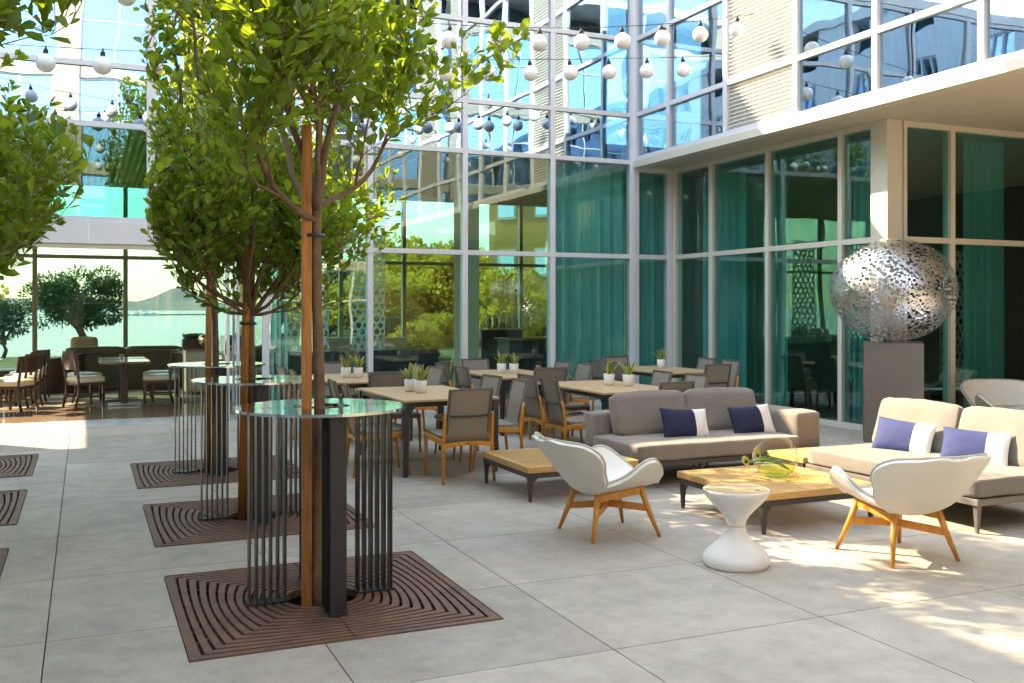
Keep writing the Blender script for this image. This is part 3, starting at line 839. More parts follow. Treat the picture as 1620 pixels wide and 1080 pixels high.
        for i in vis:
            p, d, nn, L_, W_ = mats[i]
            d = Vector(d).normalized(); s_ = Vector(nn).cross(d).normalized(); u = d.cross(s_)
            o = link('leaf', protos[i % 6], t)
            o.matrix_local = Matrix.Translation(p) @ Matrix((d, s_, u)).transposed().to_4x4() @ Matrix.Scale(L_, 4)
        mats = [mats[i] for i in range(len(mats)) if i not in vs_]
    leaves_mesh('foliage', mats, M['leaf'], t, kind='stuff')
    return t, len(items)

TREES = [((1.215, 5.44), 11, 'nearest staked tree with its trunk through the front ring table', dict(n_leaf_parts=290, density=.33, off=.14, crown=1.12, fork=2.20, top=6.6)),
         ((1.215, 7.82), 23, 'staked tree behind the front one growing through the middle ring table', dict(fork=1.66, crown=.98, off=.32, density=.27, top=6.6, low=.40, leafL=.088)),
         ((1.215, 10.15), 35, 'farthest staked tree of the row growing through the farthest ring table', dict(fork=1.98, crown=.66, off=.12, density=.27, top=6.6, low=0, flat_=.7, leafL=.088)),
         ((-1.24, 4.25), 47, 'tree with large dark leaves hanging in at the top left corner', dict(n_leaf_parts=290, crown=1.15, off=.12, fork=2.42, top=5.8, low=.3, density=.36, leafL=.095)),
         ((-1.24, 6.6), 59, 'sunlit yellow green tree at left photo edge behind the dark leaves', dict(crown=1.2, fork=1.85, low=.4, density=.27)),
         ((-1.24, 8.95), 61, 'tree at left photo edge whose crown touches the restaurant front', dict(crown=.95, fork=1.9, low=.4, density=.34))]
for (x, y), sd_, lb, kw in TREES:
    tr, nl = court_tree(lb, (x, y, 0), sd_, **kw); print('tree', sd_, nl)
# stakes
slab_ = [('orange brown square stake beside the nearest trunk', 2.62), ('round orange stake leaning beside the middle trunk', 2.1), ('round orange stake beside the farthest trunk of the row', 2.3)]
for k, ((x, y), (lb, h)) in enumerate(zip([q[0] for q in TREES[:3]], slab_)):
    t = thing('tree_stake', lb, 'stake', (x, y, 0), 0, 'wooden stakes tied to the young trees')
    lean = (0, .05, .03)[k]
    if k == 0: MB().beam((-.088, -.02, -.1), (-.088+lean, -.02, h), .052, .05).build('pole', M['stake'], t, .008)
    else: MB().tube([(-.10, -.02, -.1), (-.10+lean*.5, -.02, h*.5), (-.10+lean, -.02, h)], .030, 12).build('pole', M['stake'], t, smooth=True)
    MB().lathe([(.062, 0), (.068, .01), (.062, .02)], 16, (-.045, 0, h-.62), cap=False).build('tie', M['black'], t)

# ------------------------------------------------------------ ring tables
def ring_table(label, loc):
    t = thing('ring_table', label, 'bar table', loc, 0, 'round bar tables built around the tree trunks')
    Ro, Ri, z0, z1 = .47, .155, 1.046, 1.062
    rb = [Ri, .205, .213, .245, .253, .285, .293, .325, .333, .365, .373, .43, Ro]
    slot = {1, 3, 5, 7, 9}
    NA = 96
    for half in (0, 1):
        mb = MB(); cells = {}
        for k in range(len(rb)-1):
            for a in range(NA//2):
                ai = a+half*NA//2; ang = 2*math.pi*(ai+.5)/NA - math.pi/2
                off = (ang % (math.pi/2)); off = min(off, math.pi/2-off)
                if k in slot and .0 <= off < R(6.5+ (2 if k < 5 else 0)) + .10: continue
                cells[(k, a)] = 1
        def P(k, a):
            ai = a+half*NA//2; ang = 2*math.pi*ai/NA-math.pi/2
            x, y = rb[k]*math.cos(ang), rb[k]*math.sin(ang)
            if a == 0 or a == NA//2: x += .0012 if half == 0 else -.0012
            return x, y
        for (k, a) in cells:
            p = [P(k, a), P(k+1, a), P(k+1, a+1), P(k, a+1)]
            mb.add([(*q, z1) for q in p], [(0, 1, 2, 3)]); mb.add([(*q, z0) for q in p], [(3, 2, 1, 0)])
            for nk, na, i, j in ((k-1, a, 3, 0), (k+1, a, 1, 2), (k, a-1, 0, 1), (k, a+1, 2, 3)):
                if (nk, na) not in cells:
                    mb.add([(*p[i], z1), (*p[i], z0), (*p[j], z0), (*p[j], z1)], [(0, 1, 2, 3)])
        mb.build('table_half', M['ringtop'], t)
    bar = None
    for q in range(4):
        ang = q*math.pi/2
        for k in range(6):
            r_ = .205+k*.038
            if bar is None:
                bar = MB().box(-.0032, .0032, -.044, .044, .004, 1.045).build('bar', M['bronze'], t, .0015); me = bar.data; o = bar
            else: o = shared('bar', me, t)
            o.location = (r_*math.cos(ang), r_*math.sin(ang), 0); o.rotation_euler = (0, 0, ang)
        MB().box(.19, .41, -.05, .05, .0045, .012).build('foot_plate', M['bronze'], t).rotation_euler = (0, 0, ang)
    return t
rt = ring_table('nearest round steel ring table with groups of dark bars on the front grate', (1.215, 5.44, .004))
place(copy_tree(rt), (1.215, 7.79, .004), 0, 'middle round ring table of the row, half hidden behind the front one')
place(copy_tree(rt), (1.215, 10.15, .004), 0, 'farthest round ring table of the row, before the restaurant chairs')

# ============================================================ DINING SETS
def dining_table(label, loc):
    t = thing('dining_table', label, 'table', loc, 0, 'teak topped dining tables on black legs')
    W, L, H = 1.0, 1.68, .74
    n = 8; bw = (W)/n; me = None
    for k in range(n):
        if me is None:
            o = MB().box(-bw/2+.0015, bw/2-.0015, -L/2, L/2, H-.022, H).build('plank', M['teak_top'], t, .003); me = o.data
        else: o = shared('plank', me, t)
        o.location = (-W/2+bw*(k+.5), 0, 0)
    for sy in (-1, 1): MB().box(-W/2+.06, W/2-.06, sy*(L/2-.045)-.018, sy*(L/2-.045)+.018, H-.07, H-.024).build('apron', M['black'], t, .006)
    for sx in (-1, 1): MB().box(sx*(W/2-.045)-.018, sx*(W/2-.045)+.018, -L/2+.06, L/2-.06, H-.07, H-.024).build('apron', M['black'], t, .006)
    for sx in (-1, 1):
        for sy in (-1, 1):
            x, y = sx*(W/2-.037), sy*(L/2-.037)
            mb = MB().beam((x, y, 0), (x, y, H-.023), .045, .045, w2=(.068, .068))
            mb.beam((x-sx*.03, y, H-.13), (x-sx*.09, y, H-.05), .03, .04); mb.beam((x, y-sy*.03, H-.13), (x, y-sy*.09, H-.05), .03, .04)
            mb.build('leg', M['black'], t, .008)
    return t
def sling_sheet(name, prof, w_, th, m, parent, bow=.0):
    """fabric sheet following a side profile (y,z)"""
    mb = MB(); n = len(prof); nx = 8; vs = []
    P = [Vector((0, y, z)) for y, z in prof]
    for side in (0, 1):
        for i, p in enumerate(P):
            d = (P[min(i+1, n-1)]-P[max(i-1, 0)]).normalized(); nn = Vector((0, -d.z, d.y))
            for k in range(nx+1):
                f = k/nx*2-1
                q = p+nn*(th if side else 0)+nn*(-bow)*(1-f*f)
                vs.append((f*w_/2, q.y, q.z))
    fs = []; o = n*(nx+1)
    for i in range(n-1):
        for k in range(nx):
            a = i*(nx+1)+k
            fs.append((a, a+nx+1, a+nx+2, a+1)); fs.append((o+a, o+a+1, o+a+nx+2, o+a+nx+1))
        a = i*(nx+1); fs.append((a, o+a, o+a+nx+1, a+nx+1)); b = a+nx; fs.append((b, b+nx+1, o+b+nx+1, o+b))
    for k in range(nx):
        fs.append((k, k+1, o+k+1, o+k)); a = (n-1)*(nx+1)+k; fs.append((a, o+a, o+a+1, a+1))
    mb.add(vs, fs)
    ob = mb.build(name, m, parent, smooth=False); shade_auto(ob, 40); return ob
def dining_chair(label, loc):
    t = thing('dining_chair', label, 'chair', loc, 0, 'teak and taupe sling chairs round the dining tables')
    sling_sheet('seat', [(-.19, .425), (-.1, .415), (.05, .42), (.18, .435), (.25, .44), (.275, .425), (.27, .41)], .45, .016, M['sling'], t, bow=.008)
    bk = [(-.155, .40), (-.175, .375), (-.205, .40), (-.225, .46), (-.245, .58), (-.275, .72), (-.315, .865)]
    b = sling_sheet('backrest', bk, .445, .012, M['sling'], t, bow=-.006)
    hm = MB()
    for sx in (-1, 1):
        hm.beam((sx*.205, -.228, .46), (sx*.205, -.322, .868), .034, .022, up=(1, 0, 0))
    hm.beam((-.222, -.322, .868), (.222, -.322, .868), .02, .02)
    hm.build('hem', M['hem'], b, .004)
    for sx in (-1, 1):
        mb = MB().tube([(sx*.255, -.27, 0), (sx*.245, -.232, .38), (sx*.238, -.262, .60), (sx*.236, -.275, .655)], [.013, .0195, .016, .013], 10)
        mb.build('leg', M['teak'], t, smooth=True)
        mb = MB().tube([(sx*.235, .27, 0), (sx*.238, .245, .25), (sx*.240, .235, .432)], [.012, .017, .019], 10)
        mb.build('leg', M['teak'], t, smooth=True)
        MB().beam((sx*.242, -.23, .375), (sx*.24, .24, .405), .026, .052).build('side_rail', M['teak'], t, .007)
    # arched rear rail
    vs = []; n = 12
    mb = MB()
    for k in range(n):
        f0, f1 = k/n*2-1, (k+1)/n*2-1
        def pt(f): return (f*.232, -.235, .345+.022*(1-f*f)), .050-.014*(1-f*f)
        (a, wa), (b_, wb) = pt(f0), pt(f1); mb.beam(a, b_, .024, wa, w2=(.024, wb))
    mb.build('rear_rail', M['teak'], t)
    MB().box(-.018, .018, -.2495, -.246, .363, .372).build('badge', M['black'], t)
    MB().beam((-.232, .235, .40), (.232, .235, .40), .022, .04).build('front_rail', M['teak'], t, .005)
    MB().tube([(-.232, -.268, .628), (-.1, -.292, .622), (.1, -.292, .622), (.232, -.268, .628)], .009, 8).build('back_rod', M['black'], t, smooth=True)
    return t
TB = [((3.28, 9.8), 'front left dining table, nearest of the five, with two white pots'), ((5.46, 9.8), 'front right dining table behind the grey sofa'),
      ((3.2, 12.3), 'rear left dining table beside the folded doors'), ((5.35, 12.3), 'rear middle dining table before the glass'), ((7.75, 12.25), 'rear right dining table in the inner corner with one pot')]
tn = ['front left', 'front right', 'rear left', 'rear middle', 'rear right']
dt0 = dining_table(TB[0][1], (*TB[0][0], 0))
dc0 = None
for i, ((x, y), lb) in enumerate(TB):
    if i: place(copy_tree(dt0), (x, y, 0), 0, lb)
    seats = [(0, -1.06, 0, 'at the near end'), (0, 1.02, math.pi, 'at the far end'),
             (-.60, -.42, -R(90), 'on the left side, nearer of two'), (-.60, .28, -R(90), 'on the left side, farther of two'),
             (.60, -.42, R(90), 'on the right side, nearer of two'), (.60, .28, R(90), 'on the right side, farther of two')]
    for dx, dy, rz, pos in seats:
        l = f'taupe sling chair {pos}, {tn[i]} dining table'
        jx, jy, jr = rnd.uniform(-.04, .04), rnd.uniform(-.05, .04), rnd.uniform(-.10, .10)
        if dc0 is None: dc0 = dining_chair(l, (x+dx+.1, y+dy, 0)); dc0.rotation_euler = (0, 0, rz); continue
        c = copy_tree(dc0); place(c, (x+dx+jx, y+dy+jy, 0), rz+jr, l)
dc0.location = (TB[0][0][0]-.02, TB[0][0][1]-1.06, 0); dc0.rotation_euler = (0, 0, .03)

def pot_plant(label, loc, seed, spread=.5):
    r = random.Random(seed)
    t = thing('potted_plant', label, 'potted plant', loc, 0, 'white pots with snake plants on the dining tables')
    MB().lathe([(.0, .0), (.040, .0), (.050, .012), (.060, .05), (.064, .128), (.061, .132), (.057, .128), (.055, .11)], 28, cap=False).build('pot', M['pot'], t, smooth=True)
    MB().lathe([(.0, .112), (.056, .112)], 20, cap=False).build('soil', M['soil'], t)
    for k in range(r.randint(7, 9)):
        a = r.random()*6.28; tilt = r.uniform(.15, .9)*spread; L = r.uniform(.13, .22); w_ = r.uniform(.011, .018)
        n = 6; vs = []; ev = []; fs = []
        dx, dy = math.cos(a), math.sin(a); sx, sy = -dy, dx
        x = dx*.02; y = dy*.02; z = .11; 
        for i in range(n+1):
            f = i/n; ww_ = w_*(.7+.6*f)*(1-f**3)+.0005; ben = tilt*(.6+f)
            vs += [(x+sx*ww_, y+sy*ww_, z), (x-dx*.004, y-dy*.004, z-.002), (x-sx*ww_, y-sy*ww_, z)]
            ev += [(x+sx*ww_*1.18, y+sy*ww_*1.18, z-.0005), (x-sx*ww_*1.18, y-sy*ww_*1.18, z-.0005)]
            x += dx*math.sin(ben)*L/n; y += dy*math.sin(ben)*L/n; z += math.cos(ben)*L/n
        for i in range(n): fs += [(i*3, i*3+1, i*3+4, i*3+3), (i*3+1, i*3+2, i*3+5, i*3+4)]
        lf = MB().add(vs, fs).build('leaf', M['plant'], t, smooth=True)
        mb = MB()
        mb.tube(ev[0::2], .0022, 4); mb.tube(ev[1::2], .0022, 4); mb.build('leaf_edge', M['plant_edge'], lf)
    return t
PP = [((3.16, 9.92), 'left white potted snake plant on the front left dining table'), ((3.21, 9.72), 'right white potted snake plant on the front left dining table'),
      ((5.52, 9.85), 'left white potted snake plant on the front right dining table'), ((5.66, 9.66), 'right white potted snake plant on the front right dining table'),
      ((3.06, 12.3), 'left white potted snake plant on the rear left dining table'), ((3.20, 12.22), 'right white potted snake plant on the rear left dining table'),
      ((5.24, 12.35), 'left white potted snake plant on the rear middle dining table'), ((5.38, 12.25), 'right white potted snake plant on the rear middle dining table'),
      ((7.86, 12.45), 'single white potted snake plant on the rear right dining table')]
for k, ((x, y), lb) in enumerate(PP): pot_plant(lb, (x, y, .7405), 100+k, .8)

# ============================================================ LOUNGE
def slat_table(label, loc, sx, sy, H=.295):
    t = thing('slatted_low_table', label, 'low table', loc, 0, 'low teak slatted tables on dark frames')
    n = max(6, round(sx/.05)); p = (sx-.10)/n; me = None
    for k in range(n):
        if me is None:
            o = MB().box(-p/2+.0065, p/2-.0065, -sy/2+.05, sy/2-.05, H-.022, H).build('slat', M['teak_h'], t, .003); me = o.data
        else: o = shared('slat', me, t)
        o.location = (-sx/2+.05+p*(k+.5), 0, 0)
    for s_ in (-1, 1):
        MB().box(-sx/2, sx/2, s_*(sy/2-.025)-.025, s_*(sy/2-.025)+.025, H-.05, H+.001).build('border', M['teak_h'], t, .004)
        MB().box(s_*(sx/2-.025)-.0245, s_*(sx/2-.025)+.0245, -sy/2+.052, sy/2-.052, H-.05, H+.001).build('border', M['teak_h'], t, .004)
    for k in range(7):
        y = -sy/2+.10+k*(sy-.20)/6
        MB().box(-sx/2+.052, sx/2-.052, y-.012, y+.012, H-.045, H-.0235).build('cross_slat', M['teak'], t)
    frame_legs(t, sx-.02, sy-.02, H-.053)
    return t
def frame_legs(t, sx, sy, H, m=None):
    m = m or M['platform']
    for s_ in (-1, 1):
        MB().box(-sx/2, sx/2, s_*(sy/2-.015)-.015, s_*(sy/2-.015)+.015, H-.042, H).build('rail', m, t, .004)
        MB().box(s_*(sx/2-.015)-.0145, s_*(sx/2-.015)+.0145, -sy/2+.031, sy/2-.031, H-.042, H).build('rail', m, t, .004)
    for a in (-1, 1):
        for b in (-1, 1):
            x, y = a*(sx/2-.025), b*(sy/2-.025)
            mb = MB().beam((x, y, 0), (x, y, H-.001), .024, .024, w2=(.048, .048))
            mb.beam((x-a*.012, y, H-.085), (x-a*.06, y, H-.03), .02, .03); mb.beam((x, y-b*.012, H-.085), (x, y-b*.06, H-.03), .02, .03)
            mb.build('leg', m, t, .006)
slat_table('slatted teak low table left of the grey sofa, behind the left egg chair', (3.90, 7.90, 0), 1.06, 1.04)
slat_table('large slatted teak coffee table holding the glass bowl', (4.94, 6.20, 0), 1.06, 1.10)
slat_table('small slatted teak corner table between the two sofas, mostly hidden', (6.36, 7.16, 0), 1.06, .50)

# sofa 1: back and right arm
t = thing('corner_sofa', 'long grey sofa with two back cushions and one arm at its right end', 'sofa', (0, 0, 0))
t.location = (5.56, 8.03, 0)
def L(x, y): return x-5.56, y-8.03
fr = t
mb = MB().box(-1.05, 1.05, -.52, .52, .20, .245); mb.build('platform', M['platform'], t, .006)
for x in (-1.0, -.35, .35, 1.0):
    for y in (-.46, .46): MB().beam((x, y, 0), (x, y, .199), .02, .02, w2=(.04, .04)).build('leg', M['platform'], t, .004)
cushion('seat', M['fabric'], t, 1.80, .86, .155, .010, .030, 1, (-.165, -.105, .325), cut=16)
cushion('backrest', M['fabric'], t, 2.06, .27, .36, .008, .03, 2, (0, .42, .43), cut=14)
cushion('arm', M['fabric'], t, .29, .80, .36, .008, .03, 3, (.90, -.06, .432), cut=12)
for k, (x, lb) in enumerate(((-.50, None), (.32, None))):
    cushion('back_cushion', M['fabric'], t, .80, .17, .41, .030, .035, 5+k, (x, .20, .585), (R(-17), 0, R(2-4*k)), wr=.010, cut=12)
def throw_pillow(label, loc, rot, m1, seed):
    nx, nz = 30, 20; W_, H_, T_ = .255, .155, .062; fr_, bk_ = [], []
    for j in range(nz+1):
        for i in range(nx+1):
            u, v = i/nx*2-1, j/nz*2-1
            u = math.copysign(abs(u)**.8, u); v = math.copysign(abs(v)**.8, v)
            k = ((1-abs(u)**2.6)*(1-abs(v)**2.6))**.55
            x = u*W_*(1-.055*(1-v*v)*abs(u)); z = v*H_*(1-.085*(1-u*u)*abs(v))
            n_ = noise.noise(Vector((x*16+seed, z*16, seed)))*.5+noise.noise(Vector((x*38, z*38, seed)))*.3
            e = max(abs(u), abs(v))
            th_ = T_*k+(.006*n_*(.3+e) if k > 0 else 0)
            fr_.append((x, -max(th_, .0015), z)); bk_.append((x, max(th_, .0015), z))
    mb = MB(); q = []
    for j in range(nz):
        for i in range(nx):
            a_ = j*(nx+1)+i; q.append((a_, a_+1, a_+nx+2, a_+nx+1))
    mb.add(fr_, q); mb.add(bk_, [f[::-1] for f in q])
    o = mb.build('throw_pillow', m1, None, smooth=True, label=label, category='pillow', group='two tone pillows on the sofas')
    me = o.data; bm = bmesh.new(); bm.from_mesh(me)
    bmesh.ops.remove_doubles(bm, verts=bm.verts, dist=.0035)
    for f in bm.faces: f.material_index = 1 if f.calc_center_median().x > .095 else 0; f.smooth = True
    bm.to_mesh(me); bm.free(); me.materials.append(M['white_f'])
    o.location = loc; o.rotation_euler = rot
    return o
throw_pillow('left navy and white pillow on the grey sofa', (5.24, 7.88, .52), (R(-22), R(3), R(-3)), M['navy'], 21)
throw_pillow('right navy and white pillow on the grey sofa', (6.00, 7.86, .52), (R(-22), R(-2), R(2)), M['navy'], 22)

# sofa 2
t = thing('armless_sofa', 'sunlit sand coloured armless sofa with two back cushions at the right', 'sofa', (6.36, 5.96, 0))
MB().box(-.53, .53, -.90, .92, .20, .248).build('platform', mat('taupe frame metal', (.16, .14, .125), .45), t, .006)
for x in (-.49, .49):
    for y in (-.86, 0, .87): MB().beam((x, y, 0), (x, y, .199), .022, .022, w2=(.045, .045)).build('leg', bpy.data.materials['taupe frame metal'], t, .005)
cushion('seat', M['fabric2'], t, .90, 1.80, .15, .010, .030, 31, (-.08, .01, .323), cut=16)
for k, y in enumerate((.47, -.43)):
    cushion('back_cushion', M['fabric2'], t, .15, .86, .43, .028, .032, 33+k, (.33, y, .58), (0, R(19), 0), wr=.009, cut=12)
MB().box(.40, .50, -.86, .88, .25, .55).build('back_frame', M['fabric2'], t, .02)
throw_pillow('left blue and white pillow on the sunlit sofa', (6.42, 6.33, .515), (R(-24), R(4), R(-68)), M['blue'], 23)
throw_pillow('right blue and white pillow on the sunlit sofa', (6.42, 5.60, .515), (R(-24), R(2), R(-62)), M['blue'], 24)

# egg chairs
def catmull(P, n):
    out = []
    for i in range(len(P)-1):
        p0, p1, p2, p3 = P[max(i-1, 0)], P[i], P[i+1], P[min(i+2, len(P)-1)]
        for k in range(n):
            f = k/n
            out.append(tuple(.5*((2*b)+(c-a)*f+(2*a-5*b+4*c-d)*f*f+(-a+3*b-3*c+d)*f**3) for a, b, c, d in zip(p0, p1, p2, p3)))
    out.append(tuple(P[-1])); return out
def egg_chair(label, loc, rz):
    t = thing('egg_chair', label, 'lounge chair', loc, rz, 'off white shell lounge chairs on teak legs')
    #        y     z     w     curl
    seat = [(.36, .385, .03, .0), (.345, .375, .16, .02), (.30, .365, .28, .12), (.20, .35, .36, .22), (.08, .335, .37, .215), (-.05, .33, .33, .13), (-.17, .335, .285, .08), (-.235, .355, .20, .05)]
    back = [(-.165, .33, .04, 0), (-.195, .335, .22, .03), (-.235, .37, .325, .07), (-.295, .44, .37, .09), (-.355, .515, .42, .12), (-.41, .58, .415, .12), (-.46, .64, .35, .09), (-.50, .69, .21, .03), (-.515, .71, .03, .0)]
    def surf(name, prof, off):
        P = catmull(prof, 5); n = len(P); nx = 26; vs = []; rim = [[], []]
        for i, (y, z, w_, cu) in enumerate(P):
            a = P[max(i-1, 0)]; b = P[min(i+1, n-1)]
            d = Vector((0, b[0]-a[0], b[1]-a[1])).normalized(); nn = Vector((0, d.z, -d.y))
            if nn.z < 0 or (name == 'back' and nn.y < 0): nn = -nn
            w_ = max(w_, .004)
            for k in range(nx+1):
                f = k/nx*2-1; f2 = math.sin(f*math.pi/2)*.35+f*.65
                q = Vector((f2*w_, y, z))+nn*(cu*abs(f2)**2.2+off)
                vs.append(q)
                if k == 0: rim[0].append(q.copy())
                if k == nx: rim[1].append(q.copy())
        fs = []
        for i in range(n-1):
            for k in range(nx):
                a = i*(nx+1)+k; fs.append((a, a+1, a+nx+2, a+nx+1))
        me = bpy.data.meshes.new(name); me.from_pydata([tuple(v) for v in vs], [], fs)
        bm = bmesh.new(); bm.from_mesh(me); bmesh.ops.remove_doubles(bm, verts=bm.verts, dist=.0008)
        bmesh.ops.recalc_face_normals(bm, faces=bm.faces)
        bmesh.ops.solidify(bm, geom=bm.faces[:], thickness=.033)
        bmesh.ops.recalc_face_normals(bm, faces=bm.faces)
        bm.to_mesh(me); bm.free(); me.materials.append(M['shell'])
        o = link('seat_shell' if name == 'seat' else 'back_shell', me, t); shade_auto(o, 50)
        return o, rim
    o1, r1 = surf('seat', seat, 0)
    o2, r2 = surf('back', back, .0)
    for o_, rm in ((o1, r1), (o2, r2)):
        loop = rm[0]+rm[1][::-1]
        c = sum(loop, Vector())/len(loop)
        mb = MB(); mb.tube(loop+[loop[0]], .0095, 6, cap=False); mb.build('piping', M['piping'], o_, smooth=True)
    mats = M['teak']
    for sx in (-1, 1):
        MB().tube([(sx*.26, .275, 0), (sx*.205, .215, .19), (sx*.165, .17, .355)], [.012, .02, .023], 10).build('leg', mats, t, smooth=True)
        MB().tube([(sx*.26, -.26, 0), (sx*.21, -.21, .17), (sx*.175, -.175, .315)], [.012, .02, .023], 10).build('leg', mats, t, smooth=True)
        MB().beam((sx*.17, .18, .325), (sx*.178, -.18, .285), .026, .05).build('side_rail', mats, t, .006)
        MB().beam((sx*.205, .215, .20), (0, 0, .215), .022, .05).build('stretcher', mats, t, .005)
        MB().beam((sx*.205, -.205, .18), (0, 0, .2145), .022, .05).build('stretcher', mats, t, .005)
    return t
egg_chair('left off white egg chair seen from behind in the shade', (3.45, 6.18, 0), R(-90))
ec = egg_chair('right off white egg chair seen from behind before the sunlit sofa', (4.87, 4.86, 0), R(-4))
place(copy_tree(ec), (10.45, 8.65, 0), R(150), 'egg chair at the right photo edge behind the sunlit sofa')
place(copy_tree(ec), (11.6, 8.5, 0), R(110), 'egg chair just right of the one behind the sunlit sofa')

# hourglass side table
t = thing('hourglass_side_table', 'white hourglass shaped side table with a round wooden top', 'side table', (3.755, 5.075, 0))
prof = [(.0, .0), (.19, .0), (.200, .008), (.207, .03), (.205, .055), (.190, .085), (.155, .118), (.115, .150), (.085, .178), (.066, .205), (.058, .232), (.056, .25),
        (.0575, .262), (.064, .285), (.080, .312), (.105, .342), (.138, .375), (.168, .405), (.192, .435), (.204, .462), (.206, .474), (.203, .480), (.198, .480), (.196, .474)]
MB().lathe(prof, 64, cap=False).build('body', M['resin'], t, smooth=True)
MB().lathe([(.0565, .0), (.0588, .003), (.0565, .006)], 48, (0, 0, .247), cap=False).build('neck_ring', M['piping'], t, smooth=True)
MB().lathe([(0, .4805), (.192, .4805), (.194, .476)], 64, cap=False).build('wooden_top', mat('pale wood disc', (.60, .42, .24), .4, col2=(.48, .30, .15), nscale=7, stretch=(1, 10, 1)), t)
MB().lathe([(0, .4815), (.016, .4815), (.016, .479)], 20, (.085, -.10, 0), cap=False).build('finger_hole', M['dwood'], t)

# glass bowl with lilies
t = thing('glass_bowl', 'tilted clear glass bowl with green water on the coffee table', 'bowl', (4.99, 6.24, .297))
Rb = .175
bm = bmesh.new(); bmesh.ops.create_uvsphere(bm, u_segments=48, v_segments=32, radius=Rb)
for v in bm.verts:
    v.co.z += Rb*.86
    if v.co.z < 0: v.co.z = 0
nrm = Vector((-.42, -.10, .62)).normalized(); pc = Vector((-.03, 0, .215))
bmesh.ops.bisect_plane(bm, geom=bm.verts[:]+bm.edges[:]+bm.faces[:], plane_co=pc, plane_no=nrm, clear_outer=True)
me = bpy.data.meshes.new('bowl_wall'); bm.to_mesh(me); bm.free(); me.materials.append(M['bowl']); me.shade_smooth()
link('bowl_wall', me, t)
loop = []
for k in range(48):
    a = 2*math.pi*k/48
    u_ = nrm.orthogonal().normalized(); v_ = nrm.cross(u_); c = Vector((0, 0, Rb*.86)); dd = (pc-c).dot(nrm); cc = c+nrm*dd; rr_ = math.sqrt(Rb**2-dd**2)
    loop.append(cc+(u_*math.cos(a)+v_*math.sin(a))*rr_)
MB().tube(loop+[loop[0]], .0028, 5, cap=False).build('rim', M['bowl'], t, smooth=True)
zw = .095; pr = [(0, .012)]
for k in range(9):
    z = .012+(zw-.012)*k/8; pr.append((math.sqrt(max(0, (Rb-.006)**2-(z-Rb*.86)**2)), z))
pr.append((0, zw)); MB().lathe(pr, 40, cap=False).build('water', M['gwater'], t, smooth=True)
MB().lathe([(0, .001), (.07, .001), (.085, .011), (0, .011)], 32, cap=False).build('bowl_base', M['bowl'], t, smooth=True)
fl_l = ['yellow calla lily leaning highest out of the glass bowl', 'yellow calla lily hanging lowest out of the glass bowl', 'yellow calla lily between the other two at the bowl rim']
for k, (tip, lb) in enumerate((((-.20, -.05, .165), fl_l[0]), ((-.285, -.02, .125), fl_l[1]), ((-.235, .04, .11), fl_l[2]))):
    f = thing('calla_lily', lb, 'flower', (4.99, 6.24, .297), 0, 'calla lilies in the glass bowl')
    tip = Vector(tip); st = Vector((.11, .02*k-.03, .05)); mid = (tip+st)*.5+Vector((.0, .0, .03+.01*k))
    MB().tube(catmull([tuple(st), tuple(mid), tuple(tip)], 8), .0065, 8).build('stem', M['stem'], f, smooth=True)
    d = (Vector((-.75, -.62, .25+.2*(k == 0)))).normalized()
    q = d.to_track_quat('Z', 'X').to_matrix()
    vs = []; fs = []; n = 20
    for i, (r_, z) in enumerate(((.007, -.01), (.012, .01), (.017, .03), (.024, .045), (.034, .052))):
        for a in range(n):
            an = 2*math.pi*a/n; rr_ = r_*(1+.25*math.cos(an)); zz = z+(.018*math.cos(an) if i > 2 else 0)*(i-2)
            vs.append(tuple(tip+q @ Vector((rr_*math.cos(an), rr_*math.sin(an)*.8, zz))))
    for i in range(4):
        for a in range(n): fs.append((i*n+a, i*n+(a+1) % n, (i+1)*n+(a+1) % n, (i+1)*n+a))
    MB().add(vs, fs).build('petal', M['lily'], f, smooth=True)
    vs = []
    for i, (r_, z) in enumerate(((.008, .030), (.010, .034), (.0, .033))):
        for a in range(n):
            an = 2*math.pi*a/n; vs.append(tuple(tip+q @ Vector((r_*1.1*math.cos(an), r_*math.sin(an)*.8, z+.004))))
    MB().add(vs, [(i*n+a, i*n+(a+1) % n, (i+1)*n+(a+1) % n, (i+1)*n+a) for i in range(2) for a in range(n)]).build('throat', M['lily_in'], f, smooth=True)

# ------------------------------------------------------------ sphere sculpture
px_, py_ = 9.06, 9.11
t = thing('pedestal', 'tall dark metal pedestal carrying the perforated sphere', 'pedestal', (px_, py_, 0), R(-42))
MB().box(-.34, .34, -.20, .22, 0, 1.20).build('body', M['pedestal'], t, .006)
MB().box(-.342, .342, -.202, .222, 1.201, 1.208).build('top_plate', M['pedestal'], t, .002)
bm = bmesh.new(); bmesh.ops.create_icosphere(bm, subdivisions=8, radius=1.0)
bm.faces.ensure_lookup_table()
cen = np.array([f.calc_center_median()[:] for f in bm.faces])
cen /= np.linalg.norm(cen, axis=1)[:, None]
rs = np.random.RandomState(5)
kill = np.zeros(len(cen), bool)
# large-scale patchiness decides how dense and big the holes are
def fbm(p, sc, seed):
    out = np.zeros(len(p))
    for k in range(4):
        for q in range(3):
            d = rs2.randn(3); d /= np.linalg.norm(d); ph = rs2.rand()*6.28
            out += np.sin(p @ d*sc*(1.7**k)+ph)/(1.5**k)
    return out
rs2 = np.random.RandomState(12)
dens = fbm(cen, 3.5, 0)
dens = (dens-dens.mean())/dens.std()
# belt near the equator is nearly solid, top cap open
zc = cen[:, 2]
